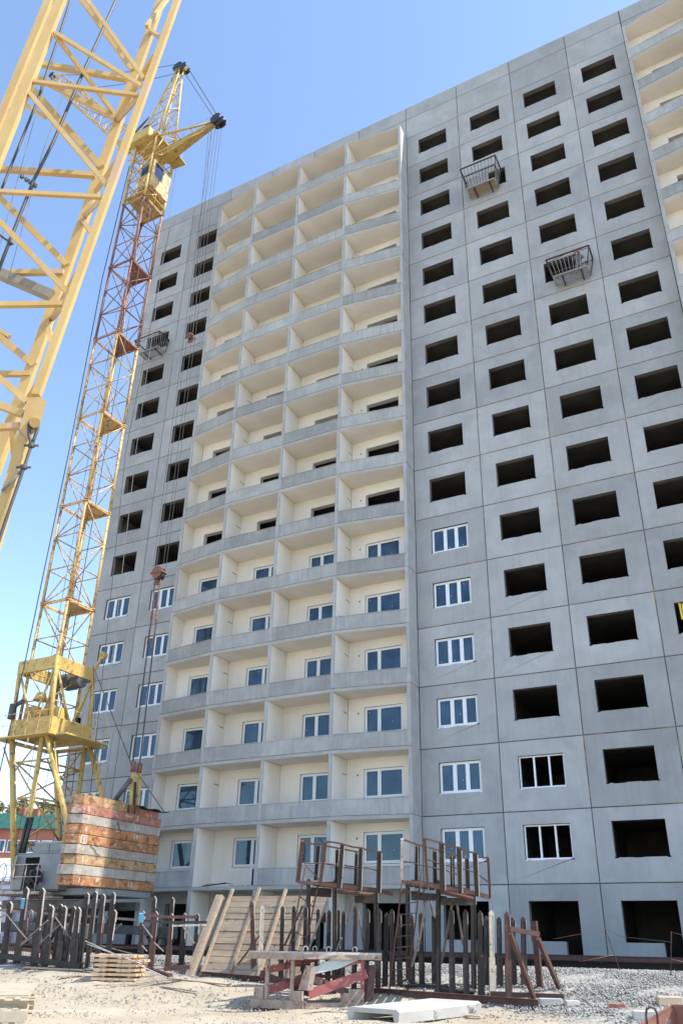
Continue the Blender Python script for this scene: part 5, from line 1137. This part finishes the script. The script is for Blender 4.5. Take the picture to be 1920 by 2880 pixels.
# ================================================================== HANGING WORK CRADLES
M['cage'] = mat('cradle primer', (.07, .035, .03), (.04, .025, .022), 5, .6); M['cagel'] = mat('cradle galvanised bars', (.34, .34, .33), (.26, .26, .25), 5, .6)
def cradle(x0, x1, zb_, zt_, label, hoop, board, mtop, railz=None, yf=-1.15):
    c = thing('work_cradle', ((x0+x1)/2, yf/2, zb_), label, 'work cradle', 'steel work cradles hung on the facade')
    y0, y1 = yf, -.12; h = zt_-zb_; xi0, xi1 = x0+.22, x1-.22; yb0 = y0+.3
    def cb(name, p, q, r, mt='cage'): m_ = MB(); m_.tube([p, q], r, 6); return m_.build(name, M[mt], c)
    # sloping baskets: wider rail at the top, narrow floor at the bottom
    tp = [(x0, y0, zt_), (x1, y0, zt_), (x1, y1, zt_), (x0, y1, zt_)]; bt = [(xi0, yb0, zb_), (xi1, yb0, zb_), (xi1, y1, zb_), (xi0, y1, zb_)]
    for a, b in ((0, 1), (1, 2), (0, 3), (2, 3)): cb('top_rail', tp[a], tp[b], .045); cb('floor_frame', bt[a], bt[b], .04, 'cagel')
    for i in range(4): cb('corner_bar', tp[i], bt[i], .03)
    if railz is not None:
        md = [tuple(Vector(tp[i]).lerp(Vector(bt[i]), railz)) for i in range(4)]
        for a, b in ((0, 1), (1, 2), (0, 3)): cb('mid_rail', md[a], md[b], .035)
    n = 10
    for k in range(1, n):
        t = k/n; cb('cage_bar', Vector(tp[0]).lerp(Vector(tp[1]), t), Vector(bt[0]).lerp(Vector(bt[1]), t), .014, 'cage' if board else 'cagel')
    for s_, e_ in ((0, 3), (1, 2)):
        for k in range(1, 5): cb('cage_bar', Vector(tp[s_]).lerp(Vector(tp[e_]), k/5), Vector(bt[s_]).lerp(Vector(bt[e_]), k/5), .013, 'cagel')
    m_ = MB()
    for k in range(7 if not board else 5):
        y = yb0+.03+(y1-yb0-.06)*(k+.5)/(7 if not board else 5); wd = (.035 if not board else .14)
        p = MB(); p.box(xi0, xi1, y-wd/2, y+wd/2, zb_-.02, zb_+.02); p.build('floor_slat', M['wood'] if board else M['cagel'], c)
    if board: m_.box(xi0+.05, xi1-.35, y0+.32, y0+.35, zb_+.03, zb_+.75); m_.build('toe_board', M['cagel'], c)
    if hoop:
        pts = [Vector((x0, y0+.15, zt_)), Vector((x0+.02, -.5, zt_+.45)), Vector((x0+(x1-x0)*.45, -.3, zt_+.85)), Vector((x1-.05, -.5, zt_+.5)), Vector((x1, y0+.15, zt_))]
        for a, b in zip(pts[:-1], pts[1:]): cb('hoop', a, b, .018)
        cb('hoop', pts[1], pts[3], .01, 'cagel'); cb('hoop', pts[2], pts[2]-Vector((0, 0, .5)), .012)
    for s_ in (.25, .8): x = xi0+(xi1-xi0)*s_; m_ = MB(); m_.box(x-.03, x+.03, yb0+.05, -.02, zb_-.09, zb_-.045); m_.build('bracket', M['cage'], c)
    return c
cradle(3.66, 5.75, 40.5, 41.9, 'highest work cradle with boarded bottom and a plate, empty', False, True, 'cage', .42)
cradle(7.83, 9.95, 31.9, 32.85, 'work cradle with wire hoop and a worker in an orange helmet', True, False, 'cage')
cradle(-20.0, -17.85, 37.4, 38.35, 'work cradle hanging on the far end beside the crane mast', True, False, 'cage')
# suspension lines of the cradles up to the roof
# ================================================================== PEOPLE
def skin(name, verts, edges, radii, mt, parent, root=0):
    me = bpy.data.meshes.new(name); me.from_pydata([tuple(v) for v in verts], edges, []); me.materials.append(mt)
    o = bpy.data.objects.new(name, me); COL.objects.link(o)
    o.modifiers.new('s', 'SKIN')
    me.skin_vertices[0].data if me.skin_vertices else None
    if not me.skin_vertices:
        pass
    for i, r in enumerate(radii): me.skin_vertices[0].data[i].radius = (r, r) if not isinstance(r, tuple) else r
    me.skin_vertices[0].data[root].use_root = True
    sb = o.modifiers.new('u', 'SUBSURF'); sb.levels = 1; sb.render_levels = 1
    bpy.context.view_layer.update()
    m2 = bpy.data.meshes.new_from_object(o.evaluated_get(bpy.context.evaluated_depsgraph_get())); bpy.data.objects.remove(o)
    m2.polygons.foreach_set('use_smooth', [True]*len(m2.polygons)); m2.name = name
    return link(name, m2, parent)
CLD = mat('dark blue overalls', (.045, .05, .065), (.03, .033, .045), 6, .9); SKN = mat('skin', (.45, .27, .19), (.40, .23, .16), 6, .6); GRJ = mat('grey jacket', (.16, .17, .19), (.12, .13, .14), 5, .9)
def person(loc, rz, J_, label, clothes, helmet=None, hair=None):
    # J_: joints in the figure's own frame (x right, y forward, z up)
    t = thing('person', loc, label, 'person'); c_, s_ = math.cos(rz), math.sin(rz)
    def W(p): return Vector((loc[0]+p[0]*c_-p[1]*s_, loc[1]+p[0]*s_+p[1]*c_, loc[2]+p[2]))
    nm = ['pelvis', 'waist', 'chest', 'neck', 'shl', 'ell', 'wrl', 'shr', 'elr', 'wrr', 'hipl', 'knl', 'anl', 'toel', 'hipr', 'knr', 'anr', 'toer']
    ed = [(0, 1), (1, 2), (2, 3), (2, 4), (4, 5), (5, 6), (2, 7), (7, 8), (8, 9), (0, 10), (10, 11), (11, 12), (12, 13), (0, 14), (14, 15), (15, 16), (16, 17)]
    rad = [.14, .135, .16, .065, .085, .055, .04, .085, .055, .04, .115, .075, .05, .045, .115, .075, .05, .045]
    skin('body', [W(J_[k]) for k in nm], ed, rad, clothes, t)
    h = W(J_['head']); f = (W(J_['face'])-h).normalized()
    mb = MB(); n = 12; 
    for i in range(9):
        pass
    vs = []; fs = []
    for i in range(9):
        th = math.pi*i/8
        for k in range(n):
            ph = 2*math.pi*k/n; x, y, z = math.sin(th)*math.cos(ph), math.sin(th)*math.sin(ph), math.cos(th)
            vs.append((h.x+x*.075, h.y+y*.09, h.z+z*.115))
    for i in range(8):
        for k in range(n): fs.append((i*n+k, i*n+(k+1) % n, (i+1)*n+(k+1) % n, (i+1)*n+k))
    mb.add(vs, fs, 0, True); mb.prism([h+f*.08+Vector((0, 0, .02)), h+f*.115-Vector((0, 0, .02)), h+f*.08-Vector((0, 0, .03))], f.cross(Vector((0, 0, 1)))*.02); mb.build('head', SKN, t)
    mb = MB(); vs = []; fs = []; R1 = .125 if helmet else .1
    for i in range(5):
        th = math.pi/2*i/4
        for k in range(n):
            ph = 2*math.pi*k/n; vs.append((h.x+math.sin(th)*math.cos(ph)*R1, h.y+math.sin(th)*math.sin(ph)*(R1+.01), h.z+.02+math.cos(th)*(R1 if helmet else .11)))
    for i in range(4):
        for k in range(n): fs.append((i*n+k, i*n+(k+1) % n, (i+1)*n+(k+1) % n, (i+1)*n+k))
    mb.add(vs, fs, 0, True)
    if helmet: mb.prism([h+Vector((0, 0, .02))+f.cross(Vector((0, 0, 1)))*.1, h+f*.2+Vector((0, 0, .01)), h+Vector((0, 0, .02))-f.cross(Vector((0, 0, 1)))*.1], (0, 0, .012))
    mb.build('helmet' if helmet else 'hair', helmet or M['iron'], t)
    for wn in ('wrl', 'wrr'):      # hands with five separate curled fingers
        w0 = W(J_[wn]); e0 = W(J_['el'+wn[2]]); d = (w0-e0).normalized(); sd = d.cross(Vector((0, 0, 1))).normalized() if abs(d.z) < .95 else Vector((1, 0, 0)); dn_ = d.cross(sd)
        vs = [w0, w0+d*.05, w0+d*.09]; ed_ = [(0, 1), (1, 2)]; rd = [(.03, .022), (.04, .02), (.038, .018)]
        for q, (o_, L_) in enumerate(((-.03, .075), (-.01, .085), (.01, .08), (.03, .065))):
            b = len(vs); vs += [w0+d*.1+sd*o_, w0+d*(.1+L_*.5)+sd*o_*1.1+dn_*.012, w0+d*(.1+L_*.8)+sd*o_*1.1+dn_*.035]; ed_ += [(2, b), (b, b+1), (b+1, b+2)]; rd += [.009, .008, .007]
        b = len(vs); vs += [w0+d*.05-sd*.045, w0+d*.085-sd*.06+dn_*.02]; ed_ += [(1, b), (b, b+1)]; rd += [.011, .009]
        skin('hand', vs, ed_, rd, SKN, t, 1)
    return t
stand = dict(pelvis=(0, 0, .92), waist=(0, .02, 1.08), chest=(0, .04, 1.3), neck=(0, .06, 1.48), head=(0, .1, 1.62), face=(0, .2, 1.6), shl=(-.19, .04, 1.4), ell=(-.27, .12, 1.14), wrl=(-.16, .33, 1.06), shr=(.19, .04, 1.4), elr=(.26, .16, 1.15), wrr=(.14, .36, 1.1),
    hipl=(-.1, 0, .86), knl=(-.11, .04, .48), anl=(-.11, -.02, .08), toel=(-.12, .14, .04), hipr=(.1, 0, .86), knr=(.11, .05, .48), anr=(.12, .0, .08), toer=(.13, .16, .04))
kneel = dict(pelvis=(0, 0, .48), waist=(0, .02, .62), chest=(0, .06, .84), neck=(0, .10, 1.0), head=(0, .16, 1.13), face=(0, .26, 1.1), shl=(-.19, .08, .93), ell=(-.27, .18, .68), wrl=(-.16, .38, .62), shr=(.19, .08, .93), elr=(.26, .2, .7), wrr=(.14, .4, .66),
    hipl=(-.1, 0, .44), knl=(-.13, .18, .09), anl=(-.12, -.2, .08), toel=(-.12, -.32, .05), hipr=(.1, 0, .44), knr=(.13, .2, .09), anr=(.12, -.18, .08), toer=(.12, -.3, .05))
person((9.3, -.55, 31.93), math.pi, kneel, 'worker with orange helmet and grey jacket kneeling in the hoop cradle', GRJ, mat('orange helmet', (.75, .16, .06), (.7, .14, .05), 3, .35))
crouch = dict(pelvis=(0, -.1, .36), waist=(0, .02, .5), chest=(0, .2, .68), neck=(0, .33, .80), head=(0, .44, .86), face=(0, .53, .78), shl=(-.18, .2, .72), ell=(-.22, .38, .5), wrl=(-.12, .55, .34), shr=(.18, .2, .72), elr=(.22, .38, .48), wrr=(.12, .56, .3),
    hipl=(-.1, -.08, .36), knl=(-.16, .3, .48), anl=(-.13, .08, .09), toel=(-.15, .24, .05), hipr=(.1, -.08, .36), knr=(.16, .3, .44), anr=(.13, .05, .09), toer=(.15, .22, .05))
person((-13.6, -7.75, 3.02), -math.pi/2-.3, crouch, 'worker in dark blue overalls crouching at the open cabin doorway', CLD)
# ================================================================== FAR THINGS
HB = thing('brick_building', (-130, 75, 0), 'far red brick building with green metal roof behind the crane legs', 'building')
BR = mat('orange red brickwork', (.42, .15, .095), (.36, .13, .08), .6, .9); GRN = mat('green sheet roof', (.022, .09, .062), (.018, .07, .05), .5, .5); WFR = mat('white window surround', (.75, .75, .74), (.7, .7, .69), 1, .6)
Dd = 150.0
def far(x, y, D=Dd): return atd(x, y, D)
# wall plane facing the camera
wa, wb = far(-160, 2320), far(262, 2345); zt_ = (wa.z+wb.z)/2; dirw = (wb-wa); dirw.z = 0; Lf = dirw.length; dirw.normalize(); nb_ = Vector((dirw.y, -dirw.x, 0)); back = -nb_
if (CAM-wa).dot(nb_) < 0: nb_ = -nb_
mb = MB(); mb.prism([Vector((wa.x, wa.y, 0)), Vector((wb.x, wb.y, 0)), Vector((wb.x, wb.y, zt_)), Vector((wa.x, wa.y, zt_))], -nb_*12); mb.build('wall', BR, HB)
mb = MB(); o = nb_*1.0; z0 = Vector((0, 0, 1))
A1 = Vector((wa.x, wa.y, zt_))+o; B1 = Vector((wb.x, wb.y, zt_))+o; rd_h = 3.6
A2 = A1-nb_*14; B2_ = B1-nb_*14; C1 = A1-nb_*7+dirw*4+z0*rd_h; C2 = B1-nb_*7-dirw*4+z0*rd_h
mb.add([A1, B1, B2_, A2, C1, C2], [(0, 1, 5, 4), (1, 2, 5), (2, 3, 4, 5), (3, 0, 4), (3, 2, 1, 0)]); rf = mb.build('roof', GRN, HB)
for k in range(18):
    t = (k+.5)/18; p = A1.lerp(B1, t); q = C1.lerp(C2, min(1, max(0, (t*Lf-4)/(Lf-8)))) ; mb = MB(); mb.beam(p+z0*.06, q+z0*.06, .12, .12); mb.build('roof_seam', GRN, rf)
for t in (.42, .47, .55): p = C1.lerp(C2, t); mb = MB(); mb.cbox(p.x-.8, p.x+.8, p.y-.5, p.y+.5, p.z-1, p.z+1.1, .1); mb.build('chimney', BR, rf)
fm = MB(); fm.cbox(-1.4, 1.4, -.12, .12, 0, 2.3, .05); pm = MB()
for k in range(3): pm.box(-1.22+k*.84, -.46+k*.84, -.15, -.121, .2, 2.1)
fm = fm.mesh('window', WFR); pm = pm.mesh('pane', M['glass']); az = math.atan2(dirw.y, dirw.x)
if Vector((-math.sin(az), math.cos(az), 0)).dot(nb_) > 0: az += math.pi
for rowi, zf in enumerate((zt_-4.2, zt_-8.6, zt_-13)):
    for k in range(9):
        t = (k+.5)/9; p = Vector((wa.x, wa.y, 0)).lerp(Vector((wb.x, wb.y, 0)), t)+nb_*.1; p.z = zf
        if zf > 0: o = link('window', fm, HB, p, (0, 0, az)); q_ = link('pane', pm, o, p); 
mb = MB(); pe = Vector((wa.x, wa.y, zt_-5.9)); mb.beam(pe+nb_*.15+dirw*Lf*.72, pe+nb_*.15+dirw*Lf, .3, .7); mb.build('cornice', WFR, HB)
# pale shed in front
SD = thing('metal_shed', (-80, 40, 0), 'low shed with pale sheet metal roof in front of the brick building', 'shed'); D2 = 85
a, b, c_, d_ = atd(-150, 2418, D2+14), atd(75, 2412, D2+14), atd(48, 2472, D2), atd(-150, 2462, D2)
mb = MB(); mb.add([a, b, c_, d_, a-z0*.3, b-z0*.3, c_-z0*.3, d_-z0*.3], [(3, 2, 1, 0), (4, 5, 6, 7), (0, 1, 5, 4), (1, 2, 6, 5), (2, 3, 7, 6), (3, 0, 4, 7)]); mb.build('roof', mat('pale sheet roof', (.52, .55, .57), (.46, .49, .51), .4, .5), SD)
mb = MB(); f0, f1 = c_-z0*.35, d_-z0*.35; mb.prism([f0, f1, Vector((f1.x, f1.y, 0)), Vector((f0.x, f0.y, 0))], (a-d_)*.95); mb.build('wall', mat('grey shed wall', (.16, .165, .165), (.13, .13, .13), 1, .9), SD)
# wrapped pallets at the left
WR = mat('white shrink wrap', (.62, .56, .62), (.5, .44, .5), 4, .4, spot=2.2, spotc=(.5, .06, .10), spots=.6)
for k, (x, y, wd, hh, lb) in enumerate(((10, 2560, 2.0, .95, 'tall pallet wrapped in white and red film at the picture edge'), (62, 2560, 1.5, .62, 'low wrapped pallet beside the taller one, white film'))):
    P_ = atd(x, y, 36); P_.z = .95; t = thing('wrapped_pallet', P_, lb, 'pallet', 'film wrapped pallets')
    zt2 = ztop(P_, x, 2490+k*22); n_ = 3
    MB().cbox(P_.x-wd/2, P_.x+wd/2, P_.y-.6, P_.y+.6, .95, 1.08, .01).build('pallet_base', M['wood'], t)
    for i in range(n_):
        z_a = 1.09+(zt2-1.09)*i/n_; z_b = 1.09+(zt2-1.09)*(i+1)/n_-.02; MB().cbox(P_.x-wd/2+.05*i, P_.x+wd/2-.06*i, P_.y-.55, P_.y+.55, z_a, z_b, .06).build('wrapped_bag_layer', WR, t)
# distant trees
LF = mat('spring birch leaves', (.24, .21, .10), (.16, .15, .07), .5, .9); BK = mat('pale bark', (.35, .32, .28), (.2, .18, .16), 2, .9)
def tree(x, ytop, D, hc, label, seed, wd=3.0):
    r = random.Random(seed); P_ = atd(x, 2400, D); P_.z = 0; H = ztop(P_, x, ytop-26)
    t = thing('birch_tree', P_, label, 'tree', 'birches behind the brick building')
    mb = MB(); mb.tube([P_, P_+Vector((.2, 0, H*.5)), P_+Vector((0, .1, H*.95))], [.28, .18, .03], 7)
    for k in range(14):
        z = H*r.uniform(.35, .9); a = r.uniform(0, 6.28); l = wd*r.uniform(.5, 1)*(1.15-z/H); mb.tube([P_+Vector((0, 0, z)), P_+Vector((math.cos(a)*l, math.sin(a)*l, z+l*.8))], [.07, .02], 4)
    mb.build('trunk', BK, t); n = 6500; vs = []; fs = []
    cl = [(r.gauss(0, wd*.38), r.gauss(0, wd*.38), H*r.uniform(.42, .96), r.uniform(.5, 1.2)) for _ in range(34)]
    for k in range(n):
        c = r.choice(cl); sh_ = 1.25-c[2]/H*.7; p = Vector((P_.x+c[0]*sh_+r.gauss(0, c[3]*.5), P_.y+c[1]*sh_+r.gauss(0, c[3]*.5), c[2]+r.gauss(0, c[3]*.55)))
        u = Vector((r.gauss(0, 1), r.gauss(0, 1), r.gauss(0, 1))).normalized()*.3; v = u.orthogonal().normalized()*.24; i = len(vs); vs += [tuple(p+u), tuple(p+v), tuple(p-u), tuple(p-v)]; fs.append((i, i+1, i+2, i+3))
    mb = MB(); mb.add(vs, fs); mb.build('crown', LF, t)
for k, (x, y, D) in enumerate(((-30, 2262, 185), (8, 2250, 190), (40, 2262, 186), (72, 2278, 192), (100, 2268, 188), (130, 2282, 190), (165, 2290, 185), (195, 2300, 190), (230, 2300, 188))):
    tree(x, y, D, 0, 'thin pale spring birch among the row standing behind the brick house', k, 6.5)
# ================================================================== FURTHER SITE DETAILS
# debris and boards on the open first floor loggia
db = thing('loggia_debris', (-9, -1.0, ZB), 'broken boards and rubble lying on the open first loggia floor', 'debris')
for k in range(3): mb = MB(); mb.beam((-10.3, -1.0+.12*k, ZB+.04+.05*k), (-8.9+.1*k, -1.25+.1*k, ZB+.14), .14, .03); mb.build('plank', M['wood2' if k else 'steel_rust'], db)
for k in range(22): mb = MB(); x = random.uniform(-8.9, -7.5); y = random.uniform(-1.3, -.9); s_ = random.uniform(.04, .1); mb.cbox(x, x+s_*1.5, y, y+s_, ZB, ZB+s_*.8, s_*.2); mb.build('rubble_piece', M['edge'], db)
# yellow hoist frame standing in a window opening at the right
yh = thing('yellow_hoist_frame', (14.0, .1, 17.3), 'yellow steel frame standing inside a window opening at the far right', 'frame')
a, b = aty(1908, 1692, .12), aty(1918, 1742, .12)
mb = MB(); mb.beam(a, b, .07); mb.beam(a, aty(1960, 1684, .12), .07); mb.beam(aty(1925, 1700, .12), aty(1935, 1748, .12), .05); mb.prism([aty(1914, 1698, .16), aty(1950, 1692, .16), aty(1955, 1740, .16), aty(1922, 1744, .16)], (0, .03, 0)); mb.build('frame_bars', mat('bright yellow paint', (.75, .6, .08), (.65, .5, .07), 3, .5), yh)
